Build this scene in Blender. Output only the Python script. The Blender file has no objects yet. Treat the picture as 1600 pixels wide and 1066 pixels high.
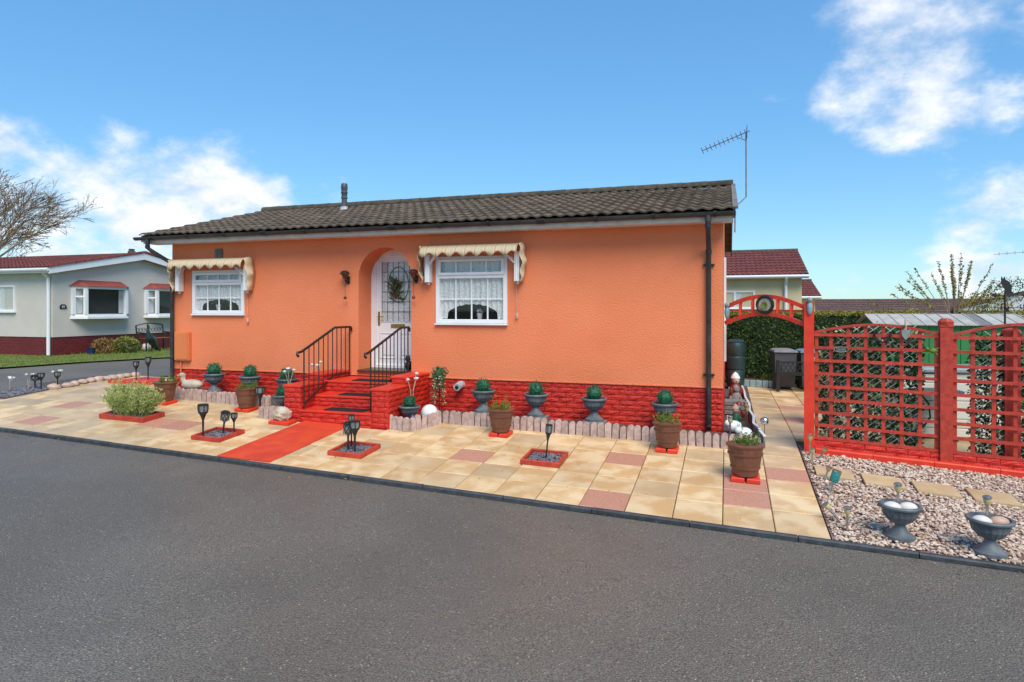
import bpy, math, random
from mathutils import Vector, Matrix
R = random.Random(7)
scene = bpy.context.scene
col = scene.collection
# ------------------------------------------------------------------ camera
F, PSI, HY, CX, CY, CZ = 1021.6, .318, 482., .0527, -9.4773, 1.714
cam_d = bpy.data.cameras.new('camera'); cam = bpy.data.objects.new('camera', cam_d); col.objects.link(cam)
cam.location = (CX, CY, CZ); cam.rotation_euler = (math.pi/2, 0, PSI)
cam_d.sensor_width = 36; cam_d.lens = F/1600*36; cam_d.shift_y = -(533-HY)/1600
cam_d.clip_start = .05; cam_d.clip_end = 2000
scene.camera = cam
cP, sP = math.cos(PSI), math.sin(PSI)
def ray(x, y):
    r = (x-800)/F
    return Vector((r*cP-sP, r*sP+cP, (HY-y)/F))
# ------------------------------------------------------------------ world
SUN_EL, SUN_AZ = math.radians(50), math.radians(146)      # azimuth from +Y, clockwise
w = bpy.data.worlds.new('World'); scene.world = w; w.use_nodes = True
nt = w.node_tree; nt.nodes.clear()
def nn(t, **k):
    n = nt.nodes.new(t)
    for a, b in k.items(): setattr(n, a, b)
    return n
def mth(op, a, b=None, c=None, clamp=False):
    n = nn('ShaderNodeMath', operation=op); n.use_clamp = clamp
    for i, v in enumerate((a, b, c)):
        if v is None: continue
        if isinstance(v, (int, float)): n.inputs[i].default_value = v
        else: nt.links.new(v, n.inputs[i])
    return n.outputs[0]
sky = nn('ShaderNodeTexSky', sky_type='NISHITA'); sky.sun_disc = False
sky.sun_elevation = SUN_EL; sky.sun_rotation = SUN_AZ; sky.air_density = 1.0; sky.dust_density = .15; sky.ozone_density = 3.0
tc = nn('ShaderNodeTexCoord')
sep = nn('ShaderNodeSeparateXYZ'); nt.links.new(tc.outputs['Generated'], sep.inputs[0])
den = mth('ADD', mth('MAXIMUM', sep.outputs[2], 0.0), .5)
comb = nn('ShaderNodeCombineXYZ')
nt.links.new(mth('DIVIDE', sep.outputs[0], den), comb.inputs[0]); nt.links.new(mth('DIVIDE', sep.outputs[1], den), comb.inputs[1])
def wnoise(scale, detail, rough, off):
    mp = nn('ShaderNodeMapping'); mp.inputs['Location'].default_value = off
    nt.links.new(comb.outputs[0], mp.inputs[0])
    n = nn('ShaderNodeTexNoise'); n.inputs['Scale'].default_value = scale; n.inputs['Detail'].default_value = detail; n.inputs['Roughness'].default_value = rough
    nt.links.new(mp.outputs[0], n.inputs['Vector']); return n.outputs['Fac']
n1 = wnoise(3.4, 9, .56, (3.1, 1.7, 0)); n2 = wnoise(8.5, 8, .6, (1.0, 4.0, 2.0))
shape = mth('ADD', mth('MULTIPLY', n1, .62), mth('MULTIPLY', n2, .38))
lob = None
for (px_, py_, wd, st) in ((20, 310, .12, .23), (170, 310, .11, .22), (300, 325, .10, .23), (400, 345, .06, .2), (1470, 40, .125, .22), (1600, 55, .10, .21), (1330, 125, .06, .17), (1220, 130, .04, .15), (1600, 400, .10, .25), (1500, 430, .05, .18), (1320, 452, .03, .2), (10, 185, .035, .14), (530, 292, .03, .12)):
    d = ray(px_, py_).normalized()
    vd = nn('ShaderNodeVectorMath', operation='DOT_PRODUCT'); vd.inputs[1].default_value = d
    nv = nn('ShaderNodeVectorMath', operation='NORMALIZE'); nt.links.new(tc.outputs['Generated'], nv.inputs[0]); nt.links.new(nv.outputs[0], vd.inputs[0])
    mr = nn('ShaderNodeMapRange', interpolation_type='SMOOTHSTEP'); mr.inputs[1].default_value = math.cos(wd*1.5); mr.inputs[2].default_value = 1; mr.inputs[3].default_value = 0; mr.inputs[4].default_value = st
    nt.links.new(vd.outputs['Value'], mr.inputs[0])
    lob = mr.outputs[0] if lob is None else mth('MAXIMUM', lob, mr.outputs[0])
cm = nn('ShaderNodeMapRange', interpolation_type='SMOOTHSTEP'); cm.inputs[1].default_value = .61; cm.inputs[2].default_value = .83
nt.links.new(mth('ADD', shape, lob), cm.inputs[0])
shade = nn('ShaderNodeMapRange'); shade.inputs[1].default_value = .35; shade.inputs[2].default_value = .65
nt.links.new(n2, shade.inputs[0])
cc = nn('ShaderNodeMix', data_type='RGBA'); cc.inputs['A'].default_value = (3.5, 3.9, 4.5, 1); cc.inputs['B'].default_value = (5.3, 5.35, 5.45, 1)
nt.links.new(shade.outputs[0], cc.inputs['Factor'])
mixc = nn('ShaderNodeMix', data_type='RGBA')
gam = nn('ShaderNodeGamma'); gam.inputs[1].default_value = .5; nt.links.new(sky.outputs[0], gam.inputs[0])
hsv = nn('ShaderNodeHueSaturation'); hsv.inputs['Hue'].default_value = .5; hsv.inputs['Saturation'].default_value = 1.6; hsv.inputs['Value'].default_value = 1.75; nt.links.new(gam.outputs[0], hsv.inputs['Color'])
nt.links.new(cm.outputs[0], mixc.inputs['Factor']); tint = nn('ShaderNodeMix', data_type='RGBA', blend_type='MULTIPLY'); tint.inputs['Factor'].default_value = 1; tint.inputs['B'].default_value = (.66, .93, 1.10, 1); nt.links.new(hsv.outputs[0], tint.inputs['A'])
nt.links.new(tint.outputs['Result'], mixc.inputs['A']); nt.links.new(cc.outputs['Result'], mixc.inputs['B'])
bg = nn('ShaderNodeBackground'); bg.inputs['Strength'].default_value = .13
nt.links.new(mixc.outputs['Result'], bg.inputs['Color'])
wo = nn('ShaderNodeOutputWorld'); nt.links.new(bg.outputs[0], wo.inputs[0])
# ------------------------------------------------------------------ sun, exposure
sd = bpy.data.lights.new('sun', 'SUN'); sd.energy = 2.4; sd.angle = math.radians(38); sd.color = (1, .93, .82)
so = bpy.data.objects.new('sun', sd); col.objects.link(so)
sv = Vector((math.sin(SUN_AZ)*math.cos(SUN_EL), math.cos(SUN_AZ)*math.cos(SUN_EL), math.sin(SUN_EL)))
so.rotation_euler = sv.to_track_quat('Z', 'Y').to_euler()
vs = scene.view_settings; vs.view_transform = 'Standard'; vs.look = 'None'; vs.exposure = 0.7; vs.gamma = 1; vs.use_curve_mapping = False

# ------------------------------------------------------------------ terrain
def G(X, Y):
    z = -.0268*max(-10, min(X, 6))
    if Y < 0: z += .081*max(Y, -3.25) + .02*max(min(Y+3.25, 0), -8)
    return z
def gp(x, y):
    d = ray(x, y); lo, hi = .5, 80
    for _ in range(50):
        m = (lo+hi)/2; P = Vector((CX, CY, CZ))+d*m
        if P.z > G(P.x, P.y): lo = m
        else: hi = m
    return P
def kerbY(X): return -3.215-.03*X
# ------------------------------------------------------------------ materials
def mat(name, c, rough=.7, var=.0, scale=8., bump=0., bscale=60., metal=0., spec=.5, c2=None, orand=0., coat=0., rvar=0., emis=None, bdist=.01, detail=4., ctr=(.35, .65)):
    m = bpy.data.materials.new(name); m.use_nodes = True
    t = m.node_tree; b = t.nodes['Principled BSDF']
    b.inputs['Roughness'].default_value = rough; b.inputs['Metallic'].default_value = metal
    b.inputs['Specular IOR Level'].default_value = spec; b.inputs['Coat Weight'].default_value = coat
    co = t.nodes.new('ShaderNodeNewGeometry'); oi_ = t.nodes.new('ShaderNodeObjectInfo'); sc_ = t.nodes.new('ShaderNodeMath'); sc_.operation = 'MULTIPLY'; sc_.inputs[1].default_value = 31.7; t.links.new(oi_.outputs['Random'], sc_.inputs[0])
    va_ = t.nodes.new('ShaderNodeVectorMath'); va_.operation = 'ADD'; t.links.new(co.outputs['Position'], va_.inputs[0]); t.links.new(sc_.outputs[0], va_.inputs[1]); src = va_.outputs[0]
    if c2 is None: c2 = tuple(max(0, v*(1-var)) for v in c)
    out = None
    if var > 0 or tuple(c2) != tuple(c):
        n = t.nodes.new('ShaderNodeTexNoise'); n.inputs['Scale'].default_value = scale; n.inputs['Detail'].default_value = detail; t.links.new(src, n.inputs['Vector'])
        mr = t.nodes.new('ShaderNodeMapRange'); mr.inputs[1].default_value, mr.inputs[2].default_value = ctr; t.links.new(n.outputs['Fac'], mr.inputs[0])
        mx = t.nodes.new('ShaderNodeMix'); mx.data_type = 'RGBA'; mx.inputs['A'].default_value = (*c, 1); mx.inputs['B'].default_value = (*c2, 1)
        t.links.new(mr.outputs[0], mx.inputs['Factor']); out = mx.outputs['Result']
        if rvar:
            r2 = t.nodes.new('ShaderNodeMapRange'); r2.inputs[1].default_value, r2.inputs[2].default_value = ctr; r2.inputs[3].default_value = rough; r2.inputs[4].default_value = rough+rvar
            t.links.new(n.outputs['Fac'], r2.inputs[0]); t.links.new(r2.outputs[0], b.inputs['Roughness'])
    if orand:
        oi = t.nodes.new('ShaderNodeObjectInfo'); hs = t.nodes.new('ShaderNodeHueSaturation')
        mr = t.nodes.new('ShaderNodeMapRange'); mr.inputs[3].default_value = 1-orand; mr.inputs[4].default_value = 1+orand
        t.links.new(oi.outputs['Random'], mr.inputs[0]); t.links.new(mr.outputs[0], hs.inputs['Value'])
        if out: t.links.new(out, hs.inputs['Color'])
        else: hs.inputs['Color'].default_value = (*c, 1)
        out = hs.outputs['Color']
    if out: t.links.new(out, b.inputs['Base Color'])
    else: b.inputs['Base Color'].default_value = (*c, 1)
    if bump:
        n = t.nodes.new('ShaderNodeTexNoise'); n.inputs['Scale'].default_value = bscale; n.inputs['Detail'].default_value = 3; t.links.new(src, n.inputs['Vector'])
        bp = t.nodes.new('ShaderNodeBump'); bp.inputs['Strength'].default_value = bump; bp.inputs['Distance'].default_value = bdist
        t.links.new(n.outputs['Fac'], bp.inputs['Height']); t.links.new(bp.outputs[0], b.inputs['Normal'])
    return m
def leafmat(name, c, c2, scale=20.):
    m = mat(name, c, .55, c2=c2, scale=scale, spec=.3); return m
M = {}
M['stucco'] = mat('stucco', (.84, .25, .115), .85, c2=(.76, .215, .092), scale=.9, bump=.8, bscale=48, spec=.2, bdist=.012)
M['redbrick'] = mat('red_painted_brick', (.68, .030, .013), .5, c2=(.52, .02, .009), scale=14, bump=.8, bscale=60, orand=.06, bdist=.02)
M['redpaint'] = mat('red_paint', (.74, .045, .015), .42, c2=(.60, .032, .012), scale=6, bump=.15, bscale=60, rvar=.2)
M['redwood'] = mat('red_stained_wood', (.55, .055, .026), .5, c2=(.38, .036, .019), scale=16, bump=.3, bscale=50, orand=.1)
M['redpost'] = mat('bright_red_wood', (.76, .048, .015), .45, c2=(.64, .036, .012), scale=8, bump=.2, bscale=50)
M['carpet'] = mat('carpet_red', (.76, .075, .02), .5, c2=(.60, .042, .012), scale=3.5, bump=.4, bscale=220, rvar=.25)
M['white'] = mat('white_upvc', (.80, .80, .80), .35, var=.06, scale=3)
M['whitewood'] = mat('white_paint', (.74, .74, .72), .6, var=.15, scale=6)
M['fascia'] = mat('fascia_grey_white', (.78, .74, .70), .5, var=.2, scale=5)
M['black'] = mat('black_plastic', (.018, .019, .02), .38, var=.3, scale=8)
M['gutter'] = mat('gutter_black', (.022, .023, .026), .3, c2=(.05, .05, .052), scale=4, rvar=.2)
M['iron'] = mat('black_iron', (.02, .017, .017), .45, var=.3, scale=20)
M['tile'] = mat('roof_tile', (.17, .118, .075), .85, c2=(.085, .062, .04), scale=9, bump=.6, bscale=40, orand=.22, detail=8)
M['moss'] = mat('ridge_tile', (.10, .082, .05), .9, c2=(.05, .04, .03), scale=12, bump=.6, bscale=40, orand=.15)
M['verge'] = mat('verge_grey', (.24, .21, .18), .85, var=.4, scale=8, bump=.4)
M['tilered'] = mat('roof_tile_red', (.20, .045, .03), .8, c2=(.12, .03, .022), scale=9, bump=.5, bscale=40, orand=.15)
M['tilebrown'] = mat('roof_tile_brown', (.16, .085, .06), .8, c2=(.09, .05, .04), scale=5, orand=.12)
M['slab'] = mat('slab_buff', (.62, .395, .18), .34, c2=(.74, .54, .30), scale=3.6, bump=.25, bscale=55, orand=.11, rvar=.28, detail=6, ctr=(.42, .6))
M['slabgrey'] = mat('slab_weathered', (.52, .36, .185), .3, c2=(.62, .455, .26), scale=3, bump=.25, bscale=55, orand=.1, rvar=.3, detail=6)
M['slabpink'] = mat('slab_pink', (.60, .31, .20), .45, c2=(.45, .20, .13), scale=70, bump=.5, bscale=120, orand=.08)
M['joint'] = mat('joint_sand', (.05, .04, .032), .9, var=.4, scale=20)
M['soil'] = mat('bed_soil', (.06, .045, .035), .9, c2=(.13, .1, .085), scale=40, bump=1., bscale=60)
M['kerb'] = mat('kerb_concrete', (.062, .067, .072), .6, c2=(.035, .037, .04), scale=12, bump=.4, bscale=80, orand=.12)
M['picket'] = mat('picket_concrete', (.55, .40, .34), .8, c2=(.40, .275, .235), scale=18, bump=.5, bscale=70, orand=.16)
M['barrel'] = mat('brown_plastic_barrel', (.20, .075, .040), .5, c2=(.14, .05, .028), scale=10, bump=.2, bscale=30)
M['urn'] = mat('urn_slate', (.15, .17, .18), .55, c2=(.085, .098, .108), scale=9, bump=.2, bscale=50, orand=.1)
M['leafdark'] = leafmat('leaf_topiary', (.01, .075, .035), (.03, .16, .08), 60)
M['leaflime'] = leafmat('leaf_lime', (.22, .24, .03), (.13, .19, .03), 30)
M['leafgreen'] = leafmat('leaf_green', (.06, .14, .02), (.16, .24, .04), 30)
M['heather'] = leafmat('leaf_pale', (.27, .34, .08), (.44, .48, .18), 25)
M['hedge'] = leafmat('leaf_hedge', (.04, .085, .02), (.10, .16, .035), 9)
M['hedgetop'] = leafmat('leaf_gold', (.30, .24, .03), (.20, .2, .035), 6)
M['ivy'] = leafmat('leaf_ivy', (.018, .06, .018), (.06, .12, .03), 40)
M['ivypale'] = leafmat('leaf_variegated', (.5, .48, .3), (.3, .33, .12), 40)
M['conifer'] = leafmat('leaf_conifer', (.012, .028, .012), (.03, .055, .02), 4)
M['autumn'] = leafmat('leaf_autumn', (.30, .14, .04), (.2, .18, .05), 9)
M['twig'] = mat('bare_twig', (.20, .125, .075), .85, c2=(.34, .23, .14), scale=3)
M['bark'] = mat('bark', (.19, .13, .09), .9, c2=(.4, .35, .3), scale=5, bump=.6, bscale=20)
M['slate'] = mat('slate_chippings', (.11, .10, .115), .5, c2=(.22, .2, .22), scale=30, bump=.5, bscale=60)
M['stonecream'] = mat('cream_stone', (.60, .50, .38), .75, c2=(.42, .33, .24), scale=9, bump=.5, bscale=30)
M['stonepink'] = mat('pinkish_boulder', (.58, .43, .34), .75, c2=(.44, .31, .25), scale=10, bump=.4, bscale=30, orand=.12)
M['stonegrey'] = mat('grey_stone', (.25, .24, .22), .85, var=.4, scale=14, bump=.5, bscale=40)
M['egg'] = mat('white_cobble', (.72, .66, .58), .5, var=.12, scale=8)
M['eggpink'] = mat('pink_cobble', (.58, .36, .25), .5, var=.2, scale=8)
M['steel'] = mat('brushed_steel', (.55, .52, .47), .3, metal=.9, var=.2, scale=20)
M['brass'] = mat('brass', (.45, .28, .07), .35, metal=.8, var=.2, scale=20)
M['copper'] = mat('bronze', (.16, .09, .05), .4, metal=.6, var=.3, scale=20)
M['chrome'] = mat('mirror_ball', (.7, .7, .7), .08, metal=1)
M['cream'] = mat('cream_render', (.66, .56, .33), .85, var=.08, scale=2, bump=.3, bscale=60)
M['grey'] = mat('grey_render', (.60, .55, .48), .85, var=.06, scale=2, bump=.5, bscale=60)
M['maroon'] = mat('maroon_plinth', (.17, .018, .018), .6, var=.25, scale=9, bump=.3, bscale=40, orand=.1)
M['green'] = mat('green_shed', (.025, .20, .055), .55, var=.15, scale=4)
M['roofwhite'] = mat('pale_sheet_roof', (.50, .48, .42), .7, var=.25, scale=3, orand=.08)
M['bin'] = mat('bin_grey', (.085, .09, .10), .45, var=.2, scale=6)
M['binblue'] = mat('bin_lid_blue', (.22, .36, .46), .45, var=.2, scale=6)
M['bingrey'] = mat('bin_lid_grey', (.32, .33, .34), .45, var=.2, scale=6)
M['butt'] = mat('water_butt_green', (.02, .045, .045), .4, var=.2, scale=6)
M['plasticwhite'] = mat('storage_white', (.66, .64, .55), .5, var=.08, scale=3)
M['lidgrey'] = mat('storage_lid', (.30, .36, .36), .5, var=.1, scale=3)
M['wood'] = mat('brown_wood', (.30, .12, .05), .7, var=.4, scale=9)
M['blueedge'] = mat('pale_blue_edging', (.25, .38, .40), .6, var=.25, scale=20)
M['mulch'] = mat('red_bark', (.16, .05, .03), .9, c2=(.3, .16, .12), scale=50, bump=1, bscale=60)
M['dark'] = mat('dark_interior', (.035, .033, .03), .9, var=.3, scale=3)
M['mat'] = mat('rubber_mat', (.022, .022, .02), .75, var=.4, scale=40, bump=.8, bscale=140)
M['teal'] = mat('teal_glass_jar', (.03, .28, .26), .2, var=.3, scale=60, bump=.4, bscale=120)
M['amber'] = mat('frosted_lens', (.62, .50, .22), .3, var=.2, scale=30)
M['frost'] = mat('frosted_glass', (.22, .24, .24), .25, var=.3, scale=25)
M['globe'] = mat('white_globe', (.80, .78, .74), .3, var=.04, scale=4)
M['pink'] = mat('flower_pink', (.22, .05, .07), .6, var=.4, scale=30)
M['flowerw'] = mat('flower_white', (.8, .78, .72), .6, var=.2, scale=30)
M['redplastic'] = mat('red_figurine', (.22, .03, .025), .4, var=.2, scale=20)
M['gravel'] = mat('gravel_pink', (.74, .60, .48), .75, c2=(.47, .315, .225), scale=17, detail=1, ctr=(.38, .6))
M['gravelbed'] = mat('gravel_bed', (.16, .09, .07), .9, c2=(.34, .23, .19), scale=45, bump=1, bscale=50)
M['lawn'] = mat('lawn', (.10, .16, .02), .9, c2=(.17, .18, .03), scale=3, bump=.8, bscale=60, detail=8)
M['ground'] = mat('earth', (.10, .10, .04), .95, c2=(.15, .12, .07), scale=2, detail=8)
M['lead'] = mat('lead_flashing', (.5, .52, .54), .5, var=.4, scale=20)
M['orangebox'] = mat('meter_box_orange', (.72, .2, .06), .5, var=.08, scale=4)
M['bay'] = mat('bay_roof_red', (.30, .06, .04), .7, var=.3, scale=8)
# lace curtain
m = mat('lace_curtain', (.80, .80, .78), .9, c2=(.50, .50, .49), scale=55, detail=3); M['lace'] = m
# glass: clear with sky reflection
m = bpy.data.materials.new('window_glass'); m.use_nodes = True; t = m.node_tree; t.nodes.clear()
o_ = t.nodes.new('ShaderNodeOutputMaterial'); mx = t.nodes.new('ShaderNodeMixShader'); tr = t.nodes.new('ShaderNodeBsdfTransparent'); gl = t.nodes.new('ShaderNodeBsdfGlossy'); fr = t.nodes.new('ShaderNodeLayerWeight')
gl.inputs['Roughness'].default_value = .02; fr.inputs['Blend'].default_value = .5; pw = t.nodes.new('ShaderNodeMath'); pw.operation = 'POWER'; pw.inputs[1].default_value = 4; t.links.new(fr.outputs['Facing'], pw.inputs[0]); ad = t.nodes.new('ShaderNodeMath'); ad.operation = 'MULTIPLY_ADD'; ad.inputs[1].default_value = .8; ad.inputs[2].default_value = .035; t.links.new(pw.outputs[0], ad.inputs[0]); tr.inputs['Color'].default_value = (.97, .98, .98, 1)
t.links.new(ad.outputs[0], mx.inputs[0]); t.links.new(tr.outputs[0], mx.inputs[1]); t.links.new(gl.outputs[0], mx.inputs[2]); t.links.new(mx.outputs[0], o_.inputs[0]); M['glass'] = m
# asphalt
m = bpy.data.materials.new('asphalt'); m.use_nodes = True; t = m.node_tree; b = t.nodes['Principled BSDF']; M['asphalt'] = m
co = t.nodes.new('ShaderNodeTexCoord')
def tn(scale, detail=3, rough=.5):
    n = t.nodes.new('ShaderNodeTexNoise'); n.inputs['Scale'].default_value = scale; n.inputs['Detail'].default_value = detail; n.inputs['Roughness'].default_value = rough
    t.links.new(co.outputs['Object'], n.inputs['Vector']); return n.outputs['Fac']
def tmr(s, a, b_, c, d):
    n = t.nodes.new('ShaderNodeMapRange'); n.inputs[1].default_value, n.inputs[2].default_value, n.inputs[3].default_value, n.inputs[4].default_value = a, b_, c, d
    t.links.new(s, n.inputs[0]); return n.outputs[0]
def tmix(f, A, B):
    n = t.nodes.new('ShaderNodeMix'); n.data_type = 'RGBA'; t.links.new(f, n.inputs['Factor'])
    for s, v in (('A', A), ('B', B)):
        if isinstance(v, tuple): n.inputs[s].default_value = (*v, 1)
        else: t.links.new(v, n.inputs[s])
    return n.outputs['Result']
big = tn(.5, 5, .6); fine = tn(85, 3, .6); vor = t.nodes.new('ShaderNodeTexVoronoi'); vor.inputs['Scale'].default_value = 70; t.links.new(co.outputs['Object'], vor.inputs['Vector'])
base = tmix(tmr(fine, .36, .66, 0, 1), (.095, .08, .06), (.27, .232, .178))
base = tmix(tmr(big, .38, .62, 0, .4), base, (.085, .071, .052))
sepc = t.nodes.new('ShaderNodeSeparateColor'); t.links.new(vor.outputs['Color'], sepc.inputs[0])
spk = t.nodes.new('ShaderNodeMath'); spk.operation = 'MULTIPLY'; t.links.new(tmr(sepc.outputs[0], .955, .965, 0, 1), spk.inputs[0]); t.links.new(tmr(vor.outputs['Distance'], .2, .42, 1, 0), spk.inputs[1])
base = tmix(spk.outputs[0], base, (.55, .47, .33))
t.links.new(base, b.inputs['Base Color']); b.inputs['Specular IOR Level'].default_value = .5
t.links.new(tmr(tn(.24, 4, .55), .38, .62, .27, .7), b.inputs['Roughness'])
bp = t.nodes.new('ShaderNodeBump'); bp.inputs['Strength'].default_value = 1; bp.inputs['Distance'].default_value = .016
t.links.new(tn(80, 3), bp.inputs['Height']); t.links.new(bp.outputs[0], b.inputs['Normal'])
# awning stripes (woven pattern across the cloth)
m = mat('striped_canvas', (.55, .40, .24), .85); t = m.node_tree; b = t.nodes['Principled BSDF']; M['canvas'] = m
co = t.nodes.new('ShaderNodeTexCoord'); sx = t.nodes.new('ShaderNodeSeparateXYZ'); t.links.new(co.outputs['Object'], sx.inputs[0])
fr_ = t.nodes.new('ShaderNodeMath'); fr_.operation = 'MULTIPLY'; fr_.inputs[1].default_value = 6.2; t.links.new(sx.outputs[0], fr_.inputs[0])
f2 = t.nodes.new('ShaderNodeMath'); f2.operation = 'FRACT'; t.links.new(fr_.outputs[0], f2.inputs[0])
cr = t.nodes.new('ShaderNodeValToRGB'); cr.color_ramp.interpolation = 'CONSTANT'; t.links.new(f2.outputs[0], cr.inputs[0])
els = [(0, (.62, .50, .33)), (.30, (.50, .36, .22)), (.34, (.66, .55, .38)), (.42, (.60, .46, .28)), (.68, (.50, .36, .22)), (.72, (.64, .53, .36)), (.90, (.44, .30, .18))]
cr.color_ramp.elements[0].position = 0; cr.color_ramp.elements[0].color = (*els[0][1], 1); cr.color_ramp.elements[1].position = els[1][0]; cr.color_ramp.elements[1].color = (*els[1][1], 1)
for p_, c_ in els[2:]:
    e = cr.color_ramp.elements.new(p_); e.color = (*c_, 1)
t.links.new(cr.outputs[0], b.inputs['Base Color'])

# ------------------------------------------------------------------ mesh helpers
class MB:
    def __init__(s): s.v = []; s.f = []
    def add(s, vs_, fs):
        o = len(s.v); s.v += [tuple(v) for v in vs_]; s.f += [tuple(i+o for i in f) for f in fs]; return s
    def box(s, x0, x1, y0, y1, z0, z1, b=0):
        if b <= 0 or min(x1-x0, y1-y0, z1-z0) < 2.2*b:
            return s.add([(x0,y0,z0),(x1,y0,z0),(x1,y1,z0),(x0,y1,z0),(x0,y0,z1),(x1,y0,z1),(x1,y1,z1),(x0,y1,z1)], [(3,2,1,0),(4,5,6,7),(0,1,5,4),(1,2,6,5),(2,3,7,6),(3,0,4,7)])
        def ring(i, z): return [(x0+i,y0+i,z),(x1-i,y0+i,z),(x1-i,y1-i,z),(x0+i,y1-i,z)]
        v = ring(b, z0)+ring(0, z0+b)+ring(0, z1-b)+ring(b, z1)
        f = [(3,2,1,0),(12,13,14,15)]
        for k in range(3):
            for i in range(4): f.append((4*k+i, 4*k+(i+1)%4, 4*k+4+(i+1)%4, 4*k+4+i))
        return s.add(v, f)
    def xbox(s, c, size, rot):                                  # box with a rotation matrix / euler tuple
        m_ = rot if isinstance(rot, Matrix) else Matrix.Rotation(rot[2], 3, 'Z') @ Matrix.Rotation(rot[1], 3, 'Y') @ Matrix.Rotation(rot[0], 3, 'X')
        hx, hy, hz = (q/2 for q in size); C_ = Vector(c)
        v = [C_+m_ @ Vector(p) for p in ((-hx,-hy,-hz),(hx,-hy,-hz),(hx,hy,-hz),(-hx,hy,-hz),(-hx,-hy,hz),(hx,-hy,hz),(hx,hy,hz),(-hx,hy,hz))]
        return s.add(v, [(3,2,1,0),(4,5,6,7),(0,1,5,4),(1,2,6,5),(2,3,7,6),(3,0,4,7)])
    def bar(s, p, q, wx, wz=None):                             # square bar from p to q
        p, q = Vector(p), Vector(q); d = q-p; wz = wz or wx
        return s.xbox((p+q)/2, (wx, wz, d.length), d.to_track_quat('Z', 'Y').to_matrix())
    def tube(s, pts, r, n=8, cap=True):
        pts = [Vector(p) for p in pts]; rs = r if isinstance(r, (list, tuple)) else [r]*len(pts)
        o = len(s.v); u = None
        for i, p in enumerate(pts):
            d = (pts[min(i+1, len(pts)-1)]-pts[max(i-1, 0)])
            if d.length < 1e-9: d = Vector((0, 0, 1))
            d.normalize()
            if u is None: u = d.orthogonal().normalized()
            else:
                u = u-d*u.dot(d); u = u.normalized() if u.length > 1e-6 else d.orthogonal().normalized()
            w_ = d.cross(u)
            for k in range(n):
                a = 2*math.pi*k/n; s.v.append(tuple(p+(u*math.cos(a)+w_*math.sin(a))*rs[i]))
        for i in range(len(pts)-1):
            for k in range(n): s.f.append((o+i*n+k, o+i*n+(k+1)%n, o+(i+1)*n+(k+1)%n, o+(i+1)*n+k))
        if cap:
            s.f.append(tuple(o+k for k in reversed(range(n)))); s.f.append(tuple(o+(len(pts)-1)*n+k for k in range(n)))
        return s
    def lathe(s, prof, n=20, c=(0, 0, 0), flute=0, fl=(0, 1e9)):
        o = len(s.v)
        for r, z in prof:
            for k in range(n):
                a = 2*math.pi*k/n; rr = r*(1-(flute if (k % 2 and fl[0] <= z <= fl[1]) else 0))
                s.v.append((c[0]+rr*math.cos(a), c[1]+rr*math.sin(a), c[2]+z))
        for i in range(len(prof)-1):
            for k in range(n): s.f.append((o+i*n+k, o+i*n+(k+1)%n, o+(i+1)*n+(k+1)%n, o+(i+1)*n+k))
        s.f.append(tuple(o+k for k in reversed(range(n)))); s.f.append(tuple(o+(len(prof)-1)*n+k for k in range(n)))
        return s
    def ball(s, c, r, n=12, m_=8, rot=0, jit=0):
        rx, ry, rz = r if isinstance(r, tuple) else (r, r, r); o = len(s.v); ca, sa = math.cos(rot), math.sin(rot)
        rows = []
        for i in range(m_+1):
            th = math.pi*i/m_
            row = []
            for k in range(1 if i in (0, m_) else n):
                a = 2*math.pi*k/n; j = 1+R.uniform(-jit, jit)
                x, y, z = rx*math.sin(th)*math.cos(a)*j, ry*math.sin(th)*math.sin(a)*j, rz*math.cos(th)*j
                row.append(len(s.v)); s.v.append((c[0]+x*ca-y*sa, c[1]+x*sa+y*ca, c[2]+z))
            rows.append(row)
        for i in range(m_):
            A, B = rows[i], rows[i+1]
            for k in range(n):
                if len(A) == 1: s.f.append((A[0], B[k], B[(k+1)%n]))
                elif len(B) == 1: s.f.append((A[k], B[0], A[(k+1)%n]))
                else: s.f.append((A[k], B[k], B[(k+1)%n], A[(k+1)%n]))
        return s
    def prism(s, poly, y0, y1):                                 # polygon in XZ, extruded along Y
        n = len(poly); v = [(x, y0, z) for x, z in poly]+[(x, y1, z) for x, z in poly]
        return s.add(v, [tuple(range(n)), tuple(reversed(range(n, 2*n)))]+[(i, n+i, n+(i+1)%n, (i+1)%n) for i in range(n)])
    def hprism(s, poly, z0, z1):
        n = len(poly); v = [(x, y, z0) for x, y in poly]+[(x, y, z1) for x, y in poly]
        return s.add(v, [tuple(reversed(range(n))), tuple(range(n, 2*n))]+[(i, (i+1)%n, n+(i+1)%n, n+i) for i in range(n)])
    def leaf(s, p, d, L, W, up=None):
        p, d = Vector(p), Vector(d).normalized(); u = d.cross(up or Vector((R.uniform(-1,1), R.uniform(-1,1), R.uniform(-1,1))))
        if u.length < 1e-4: u = d.orthogonal()
        u.normalize(); n_ = u.cross(d)
        return s.add([p, p+d*L*.5+u*W/2+n_*W*.15, p+d*L, p+d*L*.5-u*W/2+n_*W*.15], [(0, 1, 2, 3)])
    def build(s, name, m_, parent=None, smooth=False, loc=None):
        me = bpy.data.meshes.new(name); me.from_pydata(s.v, [], s.f); me.materials.append(M[m_] if isinstance(m_, str) else m_)
        if smooth: me.polygons.foreach_set('use_smooth', [True]*len(me.polygons))
        me.update()
        o = bpy.data.objects.new(name, me); col.objects.link(o)
        if smooth:
            try: me.set_sharp_from_angle(angle=math.radians(40))
            except Exception: pass
        if parent: o.parent = parent
        if loc: o.location = loc
        return o
def tag(o, label, cat, group=None):
    o['label'] = label; o['category'] = cat
    if group: o['group'] = group
    return o
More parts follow.
